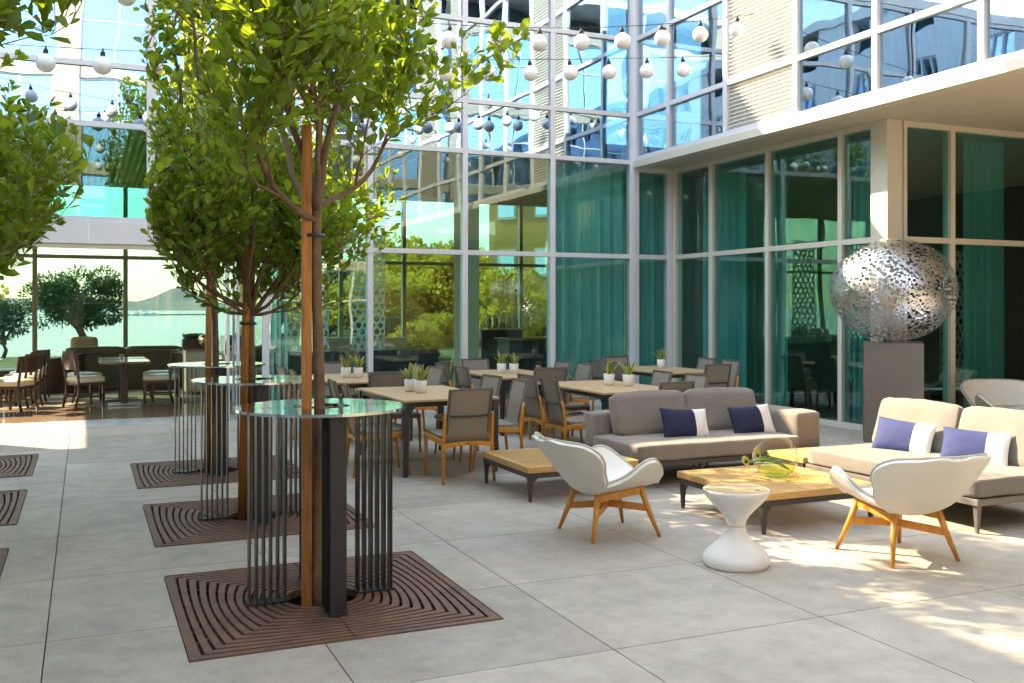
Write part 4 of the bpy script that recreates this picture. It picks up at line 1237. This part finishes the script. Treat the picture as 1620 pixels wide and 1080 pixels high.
# coarse cell grid for speed
NH = 60000
hp = rs.randn(NH, 3); hp /= np.linalg.norm(hp, axis=1)[:, None]
hd = fbm(hp, 3.5, 0) if False else None
rs2 = np.random.RandomState(12); hdens = fbm(hp, 3.5, 0); hdens = (hdens-hdens.mean())/hdens.std()
hr = .012+.020*rs.rand(NH)**3+np.clip(hdens, 0, 1.5)*.008
hr = np.where(rs.rand(NH) < .0025, hr+.03, hr)
prob = np.clip(.68+.38*hdens+.6*np.clip(hp[:, 2]-.55, 0, 1)+.25*np.clip(-hp[:, 2]-.4, 0, 1), .10, 1)
keep = rs.rand(NH) < prob; hp = hp[keep]; hr = hr[keep]
# non-overlapping rejection through a hash grid
cell = .06; gridd = {}
acc = []
for i in np.argsort(-hr):
    k = tuple((hp[i]/cell).astype(int)); ok = True
    for a in (-1, 0, 1):
        for b in (-1, 0, 1):
            for c in (-1, 0, 1):
                for j in gridd.get((k[0]+a, k[1]+b, k[2]+c), ()):
                    if np.dot(hp[i]-hp[j], hp[i]-hp[j]) < (hr[i]+hr[j]+.0035)**2: ok = False; break
                if not ok: break
            if not ok: break
        if not ok: break
    if ok: gridd.setdefault(k, []).append(i); acc.append(i)
rs2 = np.random.RandomState(77); rag = fbm(cen, 55.0, 0); rag = 1+.20*np.clip((rag-rag.mean())/rag.std(), -2, 2)
fk = (cen/cell).astype(int)
keyf = fk[:, 0]*100003+fk[:, 1]*1009+fk[:, 2]
order = np.argsort(keyf, kind='stable'); ks = keyf[order]
for i in acc:
    k = (hp[i]/cell).astype(int)
    for a in (-1, 0, 1):
        for b in (-1, 0, 1):
            for c in (-1, 0, 1):
                key = (k[0]+a)*100003+(k[1]+b)*1009+(k[2]+c)
                lo, hi = np.searchsorted(ks, key), np.searchsorted(ks, key, 'right')
                if hi > lo:
                    idx = order[lo:hi]; d2 = ((cen[idx]-hp[i])**2).sum(1); kill[idx[d2 < (hr[i]*rag[idx])**2]] = True
# ragged open patches
rs2 = np.random.RandomState(33); big = fbm(cen, 6.0, 0); big = (big-big.mean())/big.std()
kill |= (big+.9*np.clip(zc-.5, 0, 1)*2 > 1.9)
bmesh.ops.delete(bm, geom=[f for f, k in zip(bm.faces, kill) if k], context='FACES')
for v in bm.verts: v.co.x *= .735; v.co.y *= .735; v.co.z *= .632
for f in bm.faces: f.smooth = True
me = bpy.data.meshes.new('perforated_sphere'); bm.to_mesh(me); bm.free(); me.materials.append(M['steel'])
sp = link('perforated_sphere', me, None, label='silver perforated metal sphere sculpture resting on the pedestal', category='sculpture')
sp.location = (px_, py_, 1.208+.630)

# ------------------------------------------------------------ string lights
def light_string(label, pts, n, dia=.215, ph=.5):
    t = thing('string_lights', label, 'string lights', (0, 0, 0), 0, 'globe light strings across the terrace')
    P = []
    a, b, sag = Vector(pts[0]), Vector(pts[1]), pts[2]
    for i in range(61):
        f = i/60; q = a.lerp(b, f); q.z -= sag*4*f*(1-f); P.append(q)
    # small kinks at the sockets
    MB().tube(P, .0048, 5).build('cable', M['wire'], t)
    for k in range(n):
        f = (k+ph)/n; q = a.lerp(b, f); q.z -= sag*4*f*(1-f)
        r_ = dia/2
        if 'me' not in GL:
            prof = [(.0, -r_)]+[(r_*math.sin(math.pi*j/14), -r_*math.cos(math.pi*j/14)) for j in range(1, 13)]+[(.025, r_*.97), (.025, r_*1.06), (0, r_*1.06)]
            o = MB().lathe(prof, 28, cap=False).build('globe', M['globe'], t, smooth=True); GL['me'] = o.data
            s_ = MB().lathe([(0, r_*1.05), (.03, r_*1.05), (.028, r_*1.05+.045), (.012, r_*1.05+.06), (.008, r_*1.05+.09), (0, r_*1.05+.09)], 12, cap=False).build('socket', M['wire'], o, smooth=True); GL['s'] = s_.data
        else:
            o = shared('globe', GL['me'], t); shared('socket', GL['s'], o)
        o.location = (q.x, q.y, q.z-r_-.085)
        o.rotation_euler = (rnd.uniform(-.08, .08), rnd.uniform(-.08, .08), 0)
GL = {}
light_string('string of white globes crossing closest to the back glass wall', ((-6, 12.9, 4.61), (8.7, 12.3, 5.42), .26), 24, ph=.12)
light_string('string of white globes crossing just before the farthest one', ((-6, 11.3, 6.6), (8.7, 11.3, 5.78), 1.10), 24, ph=.47)
light_string('string of globes over the front dining tables seen mirrored in glass', ((-6, 8.7, 5.5), (8.7, 8.9, 6.5), .45), 22)
light_string('string of globes over the sofas seen mirrored in glass', ((-6, 5.1, 5.5), (8.7, 5.3, 6.3), .40), 22)
light_string('string of globes nearest the camera side seen mirrored in glass', ((-6, 2.2, 5.5), (8.7, 2.2, 6.3), .40), 22)

# ============================================================ RESTAURANT INTERIOR
def rest_chair(label, loc, rz):
    t = thing('restaurant_chair', label, 'chair', loc, rz, 'dark walnut chairs with cream seats in the restaurant')
    cushion('seat', M['seatc'], t, .46, .46, .10, .012, .03, 3, (0, .0, .45), cut=8)
    MB().box(-.22, .22, -.22, .22, .36, .40).build('apron', M['dwood'], t, .006)
    for sx in (-1, 1):
        MB().beam((sx*.20, .20, 0), (sx*.20, .20, .40), .035, .035, w2=(.045, .045)).build('leg', M['dwood'], t, .006)
        MB().tube([(sx*.20, -.28, 0), (sx*.20, -.22, .22), (sx*.20, -.22, .45), (sx*.20, -.29, .82)], [.02, .024, .024, .02], 8).build('leg', M['dwood'], t, smooth=True)
        MB().beam((sx*.20, .18, .17), (sx*.20, -.22, .17), .02, .03).build('stretcher', M['dwood'], t)
    mb = MB(); vs = []; n = 12
    for i in range(n+1):
        f = i/n*2-1; y = -.30+.055*f*f
        vs += [(f*.25, y-.035, .88), (f*.25, y+.005, .62), (f*.25, y+.03, .62), (f*.25, y-.01, .88)]
    fs = [(i*4+a, i*4+(a+1) % 4, (i+1)*4+(a+1) % 4, (i+1)*4+a) for i in range(n) for a in range(4)]+[(0, 3, 2, 1), (n*4, n*4+1, n*4+2, n*4+3)]
    mb.add(vs, fs); o = mb.build('backrest', M['dwood'], t); shade_auto(o, 40)
    return t
def rest_table(label, loc):
    t = thing('restaurant_table', label, 'table', loc, 0, 'pedestal tables in the restaurant')
    MB().box(-.40, .40, -.40, .40, .70, .74).build('tabletop', M['ttop'], t, .006)
    MB().box(-.06, .06, -.06, .06, .02, .70).build('pedestal', M['dwood'], t, .006)
    MB().box(-.26, .26, -.035, .035, .007, .03).build('base_bar', M['chrome'], t, .004)
    MB().box(-.26, .26, -.30, -.23, .007, .03).build('base_bar', M['chrome'], t, .004)
    MB().box(-.03, .03, -.23, -.035, .007, .028).build('base_link', M['chrome'], t, .002)
    MB().lathe([(0, .74), (.035, .74), (.035, .80), (0, .80)], 12).build('caddy', M['chrome'], t)
    return t
rc = None
spots = [((.02, 17.75), -62, 'walnut chair left of the middle restaurant table, front of two'), ((.0, 18.75), -68, 'walnut chair left of the middle restaurant table, back of two'),
         ((1.20, 17.80), 68, 'walnut chair right of the middle restaurant table, front of two'), ((1.24, 18.75), 72, 'walnut chair right of the middle restaurant table, back of two'),
         ((-1.02, 17.3), 58, 'walnut chair nearest the left photo edge in the sun patch'), ((-.98, 18.1), 60, 'second walnut chair from the front in the left row'),
         ((-.95, 18.9), 62, 'third walnut chair from the front in the left row'), ((-.93, 19.8), 64, 'farthest walnut chair in the left row')]
for k, ((x, y), a, lb) in enumerate(spots):
    if rc is None: rc = rest_chair(lb, (x, y, .006), R(a))
    else: place(copy_tree(rc), (x, y, .006), R(a), lb)
rt_ = rest_table('middle restaurant table between two pairs of walnut chairs, front one', (.62, 17.9, .006))
place(copy_tree(rt_), (.62, 18.95, .006), 0, 'restaurant table behind the front middle one')
place(copy_tree(rt_), (-1.75, 17.5, .006), 0, 'front restaurant table at the left photo edge')
place(copy_tree(rt_), (-1.72, 19.2, .006), 0, 'rear restaurant table at the left photo edge')
# banquettes
t = thing('banquette', 'long olive brown leather banquette under the bay window', 'banquette', (0, 0, .006))
for k, (a, b) in enumerate(((-.35, .75), (.76, 1.86), (1.87, 2.8), (2.81, 3.7))):
    MB().box(a, b, 21.3, 21.45, 0, .70).build('back_panel', M['banq'], t, .02)
    cushion('cushion_roll', M['banq'], t, b-a-.01, .22, .20, .01, .06, k, ((a+b)/2, 21.42, .76), cut=8, wr=.003)
MB().box(-.35, 3.7, 21.46, 22.2, 0, .45).build('seat_base', M['banq'], t, .02)
t = thing('booth_sofa', 'dark brown booth with rounded high side left of the banquette', 'booth', (-.75, 20.6, .006))
mb = MB(); vs = []; n = 16
for i in range(n+1):
    a = math.pi*.5*i/n; x, y = .75*math.sin(a), -.75*math.cos(a)
    for rr_, z in ((1, 0), (1, .66+.08*math.sin(a)), (.86, .66+.08*math.sin(a)), (.86, 0)): vs.append((x*rr_, y*rr_+.75, z))
fs = [(i*4+a, (i+1)*4+a, (i+1)*4+(a+1) % 4, i*4+(a+1) % 4) for i in range(n) for a in range(4)]+[(0, 1, 2, 3), (n*4+3, n*4+2, n*4+1, n*4)]
mb.add(vs, fs); mb.build('curved_back', M['dwood'], t)
MB().box(-1.6, .6, .4, 1.4, 0, .45).build('seat_base', M['banq'], t, .03)
for k, (x, c_) in enumerate(((.0, 'tan'), (2.9, 'grey'))):
    cushion('scatter_cushion', mat(c_+' scatter fabric', ((.35, .27, .15), (.1, .12, .13))[k], .9), None, .5, .14, .34, .02, .05, 70+k, (x, 21.75, .86), (R(-20), 0, 0), wr=.004, label=('tan scatter cushion standing behind the banquette', 'dark scatter cushion beside the bronze bowl')[k], category='cushion')
t = thing('sideboard', 'mirror topped cream sideboard carrying a bronze bowl', 'sideboard', (2.25, 19.6, .006))
MB().box(-.50, .50, -.3, .3, .06, .84).build('cabinet', M['beige'], t, .006); MB().box(-.52, .52, -.32, .32, .842, .87).build('top', M['ttop'], t, .003)
for sx in (-.25, .25): MB().box(sx-.235, sx+.235, -.312, -.302, .1, .8).build('door', M['seatc'], t, .002)
t = thing('bronze_bowl', 'shiny round bronze bowl on the sideboard', 'bowl', (2.2, 19.5, .877))
MB().lathe([(0, 0), (.09, .0), (.11, .012), (.18, .06), (.215, .13), (.20, .20), (.165, .235), (.15, .235), (.185, .19), (.195, .13), (.1, .03)], 32, cap=False).build('body', M['bronzebowl'], t, smooth=True)
t = thing('planter', 'small dark planter with green succulents left of the bronze bowl', 'planter', (2.0, 20.1, .006))
MB().box(-.25, .25, -.12, .12, .85, 1.02).build('box', M['dwood'], t, .005); MB().box(-.2, .2, -.1, .1, .0, .85).build('stand', M['dwood'], t, .005)
rr2 = random.Random(3)
leaves_mesh('foliage', [(Vector((rr2.uniform(-.2, .2), rr2.uniform(-.08, .08), 1.0)), Vector((rr2.uniform(-1, 1), rr2.uniform(-1, 1), 1.2)), rv(rr2), .14, .06) for _ in range(90)], M['leaf_d'], t, kind='stuff')

# folded doors stacked at the right end of the opening
dl = ['front', 'second', 'third', 'fourth', 'fifth', 'sixth']
for k, (x, ang) in enumerate(((1.92, 8), (2.06, -4), (2.36, 3), (2.46, -3), (2.56, 3), (2.66, -2))):
    t = thing('folding_door', f'{dl[k]} leaf from the left of the folded white glass doors', 'door', (x+.1*(k > 1), 14.72, 0), R(ang), 'folded glass door leaves')
    for y in (0, .86): MB().box(-.022, .022, y, y+.07, .02, 2.42).build('stile', M['white'], t, .003)
    for z in (.02, 2.32): MB().box(-.021, .021, .071, .859, z, z+.10).build('rail', M['white'], t, .003)
    MB().box(-.004, .004, .065, .865, .11, 2.33).build('pane', M['glass_gr'], t)
    MB().box(-.05, -.023, .01, .03, .95, 1.15).build('handle', M['chrome'], t, .004)

# perforated screens
def voro_panel(name, label, w_, h_, cell, loc, rz, seed, group='white screens with pebble shaped holes'):
    r = random.Random(seed); sites = []
    ny = int(h_/(cell*.87)); nx = int(w_/cell)
    for j in range(-1, ny+2):
        for i in range(-1, nx+2):
            sites.append(((i+.5+(.5 if j % 2 else 0)+r.uniform(-.22, .22))*cell, (j+.5+r.uniform(-.22, .22))*cell*.87))
    mb = MB(); th = .025
    for sx_, sy_ in sites:
        if not (-cell*.4 < sx_ < w_+cell*.4 and -cell*.4 < sy_ < h_+cell*.4): continue
        poly = [(max(0, sx_-cell*1.5), max(0, sy_-cell*1.5)), (min(w_, sx_+cell*1.5), max(0, sy_-cell*1.5)), (min(w_, sx_+cell*1.5), min(h_, sy_+cell*1.5)), (max(0, sx_-cell*1.5), min(h_, sy_+cell*1.5))]
        for ox, oy in sites:
            dx, dy = ox-sx_, oy-sy_; dd = dx*dx+dy*dy
            if dd < 1e-9 or dd > (cell*2.6)**2: continue
            mx, my = (ox+sx_)/2, (oy+sy_)/2; out = []
            for q in range(len(poly)):
                a, b = poly[q], poly[(q+1) % len(poly)]
                da = (a[0]-mx)*dx+(a[1]-my)*dy; db = (b[0]-mx)*dx+(b[1]-my)*dy
                if da <= 0: out.append(a)
                if (da < 0 < db) or (db < 0 < da):
                    f = da/(da-db); out.append((a[0]+(b[0]-a[0])*f, a[1]+(b[1]-a[1])*f))
            poly = out
            if len(poly) < 3: break
        if len(poly) < 3: continue
        # resample by angle
        cx = sum(p[0] for p in poly)/len(poly); cy = sum(p[1] for p in poly)/len(poly)
        N = 16; outer = []; 
        def ray(an):
            dx, dy = math.cos(an), math.sin(an); best = 9
            for q in range(len(poly)):
                a, b = poly[q], poly[(q+1) % len(poly)]; ex, ey = b[0]-a[0], b[1]-a[1]
                den = dx*ey-dy*ex
                if abs(den) < 1e-9: continue
                tt = ((a[0]-cx)*ey-(a[1]-cy)*ex)/den; uu = ((a[0]-cx)*dy-(a[1]-cy)*dx)/den
                if tt > 0 and -1e-6 <= uu <= 1+1e-6: best = min(best, tt)
            return best
        angs = sorted({2*math.pi*q/N for q in range(N)} | {math.atan2(p[1]-cy, p[0]-cx) % (2*math.pi) for p in poly})
        rads = [ray(a) for a in angs]; mr = min(rads); n_ = len(angs)
        inner = []
        for a, rr_ in zip(angs, rads): ri = min(rr_*.78, mr*.5+rr_*.32); inner.append((cx+math.cos(a)*ri, cy+math.sin(a)*ri))
        outer = [(cx+math.cos(a)*rr_, cy+math.sin(a)*rr_) for a, rr_ in zip(angs, rads)]
        vs = [(p[0], 0, p[1]) for p in outer]+[(p[0], 0, p[1]) for p in inner]+[(p[0], th, p[1]) for p in inner]+[(p[0], th, p[1]) for p in outer]
        fs = []
        for q in range(n_):
            q2 = (q+1) % n_
            fs += [(q, q2, n_+q2, n_+q), (n_+q, n_+q2, 2*n_+q2, 2*n_+q), (2*n_+q, 2*n_+q2, 3*n_+q2, 3*n_+q)]
        mb.add(vs, fs)
    o = mb.build(name, M['screen'], None, label=label, category='screen', group=group); o.location = loc; o.rotation_euler = (0, 0, rz)
    return o
voro_panel('perforated_screen', 'white pebble hole screen behind the rear left dining table', .78, 2.2, .135, (3.05, 16.6, .9), 0, 1)
voro_panel('perforated_screen', 'narrow white pebble hole screen right of the wider one', .62, 2.2, .135, (4.32, 17.0, .9), 0, 2)
voro_panel('perforated_screen', 'tall white pebble hole screen behind the glass at the right photo edge', .75, 2.2, .135, (11.35, 12.3, .4), 0, 3)
voro_panel('perforated_screen', 'pebble hole screen farther right behind the dark glass', .75, 2.2, .135, (13.3, 12.3, .4), 0, 4)
voro_panel('perforated_screen', 'pebble hole screen glimpsed behind the curtain of the inner corner', .8, 2.1, .135, (8.1, 15.4, .6), 0, 5)

# indoor lounge behind the back glass
def sofa_in(label, loc, L_):
    t = thing('indoor_sofa', label, 'sofa', loc, 0, 'dark upholstered sofas inside behind the glass')
    MB().box(-L_/2, L_/2, -.35, .35, .08, .44).build('seat', M['navy_sofa'], t, .03)
    MB().box(-L_/2, L_/2, .352, .52, .08, .84).build('backrest', M['navy_sofa'], t, .03)
    for x in (-L_/2+.08, L_/2-.08): MB().box(x-.03, x+.03, -.3, -.24, 0, .079).build('foot', M['chrome'], t)
sofa_in('dark indoor sofa behind the screens', (3.6, 17.6, 0), 1.7); sofa_in('dark indoor sofa before the garden window', (5.6, 17.9, 0), 1.6)
MB().box(4.75, 6.9, 21.9, 22.1, 0, .95).build('low_wall', M['beige'], None, label='low beige wall under the garden window', category='wall')
t = thing('column', 'beige square interior column left of the bar', 'column', (6.35, 16.6, 0)); MB().box(-.18, .18, -.18, .18, 0, 4.3).build('shaft', M['beige'], t, .01); MB().box(-.2, .2, -.2, .2, 0, .12).build('plinth', M['dwood'], t, .004)
t = thing('bar_counter', 'dark bar with a lit timber shelf of bottles inside the glass', 'bar', (8.0, 17.6, 0))
MB().box(-.5, .42, -.3, .3, 0, 1.0).build('counter', M['navy_sofa'], t, .01); MB().box(-.54, .44, -.34, .34, 1.001, 1.05).build('counter_top', M['ttop'], t, .004)
MB().box(-.5, .42, .8, 1.1, 1.18, 1.22).build('shelf', M['teak_h'], t, .004)
MB().box(-.5, .42, 1.11, 1.16, 0, 1.17).build('back_panel', M['back_dark'], t, .004)
bt = None; rr3 = random.Random(9)
for k in range(18):
    x = 7.54+.05*k; y = 18.49+.06*(k % 3); h = rr3.uniform(.9, 1.15)
    m_ = M['bottle'] if rr3.random() < .6 else M['bottle2']
    key = 'b1' if m_ is M['bottle'] else 'b2'
    if key not in GL:
        o = MB().lathe([(0, 0), (.034, 0), (.036, .01), (.036, .17), (.014, .22), (.013, .28), (0, .28)], 10, cap=False).build('bottle', m_, None, smooth=True); GL[key] = o.data
    else: o = link('bottle', GL[key])
    o['label'] = 'green glass bottle in the row on the bar shelf' if key == 'b1' else 'amber glass bottle in the row on the bar shelf'
    o['category'] = 'bottle'; o['group'] = 'green bottles on the bar shelf' if key == 'b1' else 'amber bottles on the bar shelf'
    o.location = (x, y, 1.221); o.scale = (.75, .75, h)

# ============================================================ GARDEN AND TOWN BEYOND
def garden_tree(name, label, loc, rad, h, m, seed, n=3500, ls=.32, group='garden trees beyond the restaurant', flowers=0, trunk_h=None, flat=.75, cat='tree'):
    r = random.Random(seed); t = thing(name, label, cat, loc, 0, group)
    th = trunk_h if trunk_h is not None else h*.35
    mb = MB(); mb.tube([(0, 0, 0), (.1*rad, .03, th*.6), (.02, 0, th), (0, .05, h*.7)], [rad*.085, rad*.07, rad*.06, rad*.02], 8)
    for k in range(6):
        a = k*1.05+r.random(); mb.tube([(0, 0, th), (math.cos(a)*rad*.4, math.sin(a)*rad*.4, th+(h-th)*.35), (math.cos(a)*rad*.75, math.sin(a)*rad*.75, th+(h-th)*.55)], [rad*.045, rad*.03, rad*.008], 6)
    mb.build('trunk', M['bark'], t, smooth=True)
    lumps = []
    cz = th+(h-th)*.5; hz = (h-th)*.5
    for k in range(26):
        v = rv(r)*r.uniform(.35, .85)
        lumps.append((Vector((v.x*rad, v.y*rad, cz+v.z*hz)), rad*r.uniform(.18, .36)))
    its = []
    for k in range(n):
        c, lr = lumps[r.randrange(len(lumps))]; v = rv(r)
        p = c+Vector((v.x*lr, v.y*lr, v.z*lr*flat))*r.uniform(.55, 1.05)
        its.append((p, v+rv(r)*.6+Vector((0, 0, -.2)), v+rv(r)*.8, ls*r.uniform(.5, 1.2), ls*r.uniform(.3, .6)))
    leaves_mesh('crown', its, m, t, kind='stuff')
    if flowers:
        leaves_mesh('blossom', [(i[0]*1.03, i[1], i[2], ls*.5, ls*.5) for i in its[:flowers]], M['flower'], t, kind='stuff')
    return t
x, y = dirpt(124, 40)
garden_tree('shore_tree', 'round dark green tree with red blossom on the shore seen through the window', (x, y, -.25), 2.35, 3.45, M['leaf_d'], 3, 9500, .16, flowers=90, trunk_h=1.05)
x, y = dirpt(5, 38)
garden_tree('shore_tree', 'dark tree cut by the left photo edge beyond the window', (x, y, -.25), 1.0, 2.6, M['leaf_d'], 5, 3000, .14, trunk_h=.5)
x, y = dirpt(-45, 60)
garden_tree('willow_tree', 'sunlit yellow willow at far left beyond the window', (x, y, -.6), 2.2, 4.2, M['leaf_f'], 6, 2500, .3)
gl_ = 0
GT = [(585, 44, 3.2, 3.4, 'f'), (622, 60, 2.6, 6.4, 'f'), (640, 46, 2.6, 3.4, 'f'), (668, 50, 3.2, 4.6, 'f'), (700, 48, 3.0, 5.0, 'f'), (735, 46, 3.0, 4.4, 'f'), (770, 52, 3.0, 4.6, 'f'), (655, 75, 4, 6.4, 'd'), (715, 80, 4, 7.4, 'd'), (800, 60, 3.5, 5, 'f'), (560, 70, 4, 5.5, 'd'), (520, 48, 2.4, 3.0, 'f'), (486, 60, 2.6, 3.6, 'f'), (618, 33, 1.0, 1.5, 'd'), (690, 34, 1.0, 1.6, 'f'), (655, 32, .9, 1.3, 'f'), (806, 34, 1.5, 3.2, 'f'), (850, 36, 1.3, 2.4, 'f')]
gp = {}
names_ = ['leftmost bushy', 'tall slender', 'low rounded', 'wide golden', 'broad bright', 'golden drooping', 'half hidden golden', 'dark background', 'tallest dark background', 'golden far right', 'dark left background', 'low golden left', 'small golden far left', 'small dark shrub like', 'small golden shrub like', 'smallest golden shrub like', 'golden narrow shrub beside the yellow house', 'low golden shrub right of the yellow house']
for k, (px, d, rad, h, kk) in enumerate(GT):
    x, y = dirpt(px, d)
    lb = f'{names_[k]} tree in the garden beyond the back glass wall'.replace('house tree', 'house')
    if kk not in gp:
        gp[kk] = garden_tree('garden_tree', lb, (x, y, -.05), 1.0, 1.6, M['leaf_f'] if kk == 'f' else M['leaf_d'], 20+k, 3200, .13, trunk_h=.25)
        o = gp[kk]
    else: o = copy_tree(gp[kk])
    place(o, (x, y, -.05), k*1.3, lb); o.scale = (rad, rad, h/1.6)
def simple_house(name, label, loc, rz, w_, d_, h, mw, floors, bays, roof=True):
    t = thing(name, label, 'building', loc, rz)
    MB().box(-w_/2, w_/2, 0, d_, 0, h).build('wall', mw, t)
    fh = h/floors; bw = w_/bays; pm = None
    for f in range(floors):
        for b in range(bays):
            o = MB().box(-w_/2+b*bw+bw*.25, -w_/2+b*bw+bw*.75, -.06, -.004, f*fh+fh*.3, f*fh+fh*.78).build('window', M['white'], t)
            MB().box(-w_/2+b*bw+bw*.29, -w_/2+b*bw+bw*.71, -.075, -.062, f*fh+fh*.34, f*fh+fh*.74).build('pane', M['glass_blue'], o)
    if roof: MB().add([(-w_/2-.4, -.5, h), (w_/2+.4, -.5, h), (w_/2+.4, d_+.5, h), (-w_/2-.4, d_+.5, h), (-w_/2*.6, d_/2, h+1.6), (w_/2*.6, d_/2, h+1.6)], [(0, 1, 5, 4), (2, 3, 4, 5), (1, 2, 5), (3, 0, 4), (3, 2, 1, 0)]).build('roof', M['roof'], t)
    else: MB().box(-w_/2-.3, w_/2+.3, -.3, d_+.3, h, h+.5).build('roof', M['panel'], t)
x, y = dirpt(410, 62); simple_house('yellow_apartment_house', 'sunlit yellow stucco house seen between the folded doors', (x, y, -.4), R(-30), 3.4, 3, 9, M['yellowb'], 3, 4)
x, y = dirpt(662, 95); simple_house('hillside_office_building', 'pale glass fronted building above the golden garden trees', (x, y, 1.0), R(-20), 9, 6, 6.2, M['houses'], 2, 8, False)
x, y = dirpt(832, 40); simple_house('yellow_apartment_house', 'added yellow stucco building standing in for a gold reflection behind the bar bottles', (x, y, -.2), R(-60), 3.8, 5, 7.2, M['yellowb'], 3, 2)  # built beyond the window in place of a gold reflection in the glass

# thin sea haze over the whole scene
hz = MB().box(-9600, 9600, -200, 9400, -5, 520).build('haze', M['globe'], None, kind='stuff')
hm_ = bpy.data.materials.new('haze air'); hm_.use_nodes = True; t_ = hm_.node_tree; t_.nodes.clear()
ho = t_.nodes.new('ShaderNodeOutputMaterial'); hv_ = t_.nodes.new('ShaderNodeVolumePrincipled')
hv_.inputs['Color'].default_value = (.80, .90, 1, 1); hv_.inputs['Density'].default_value = .00008
t_.links.new(hv_.outputs[0], ho.inputs['Volume'])
hz.data.materials.clear(); hz.data.materials.append(hm_)
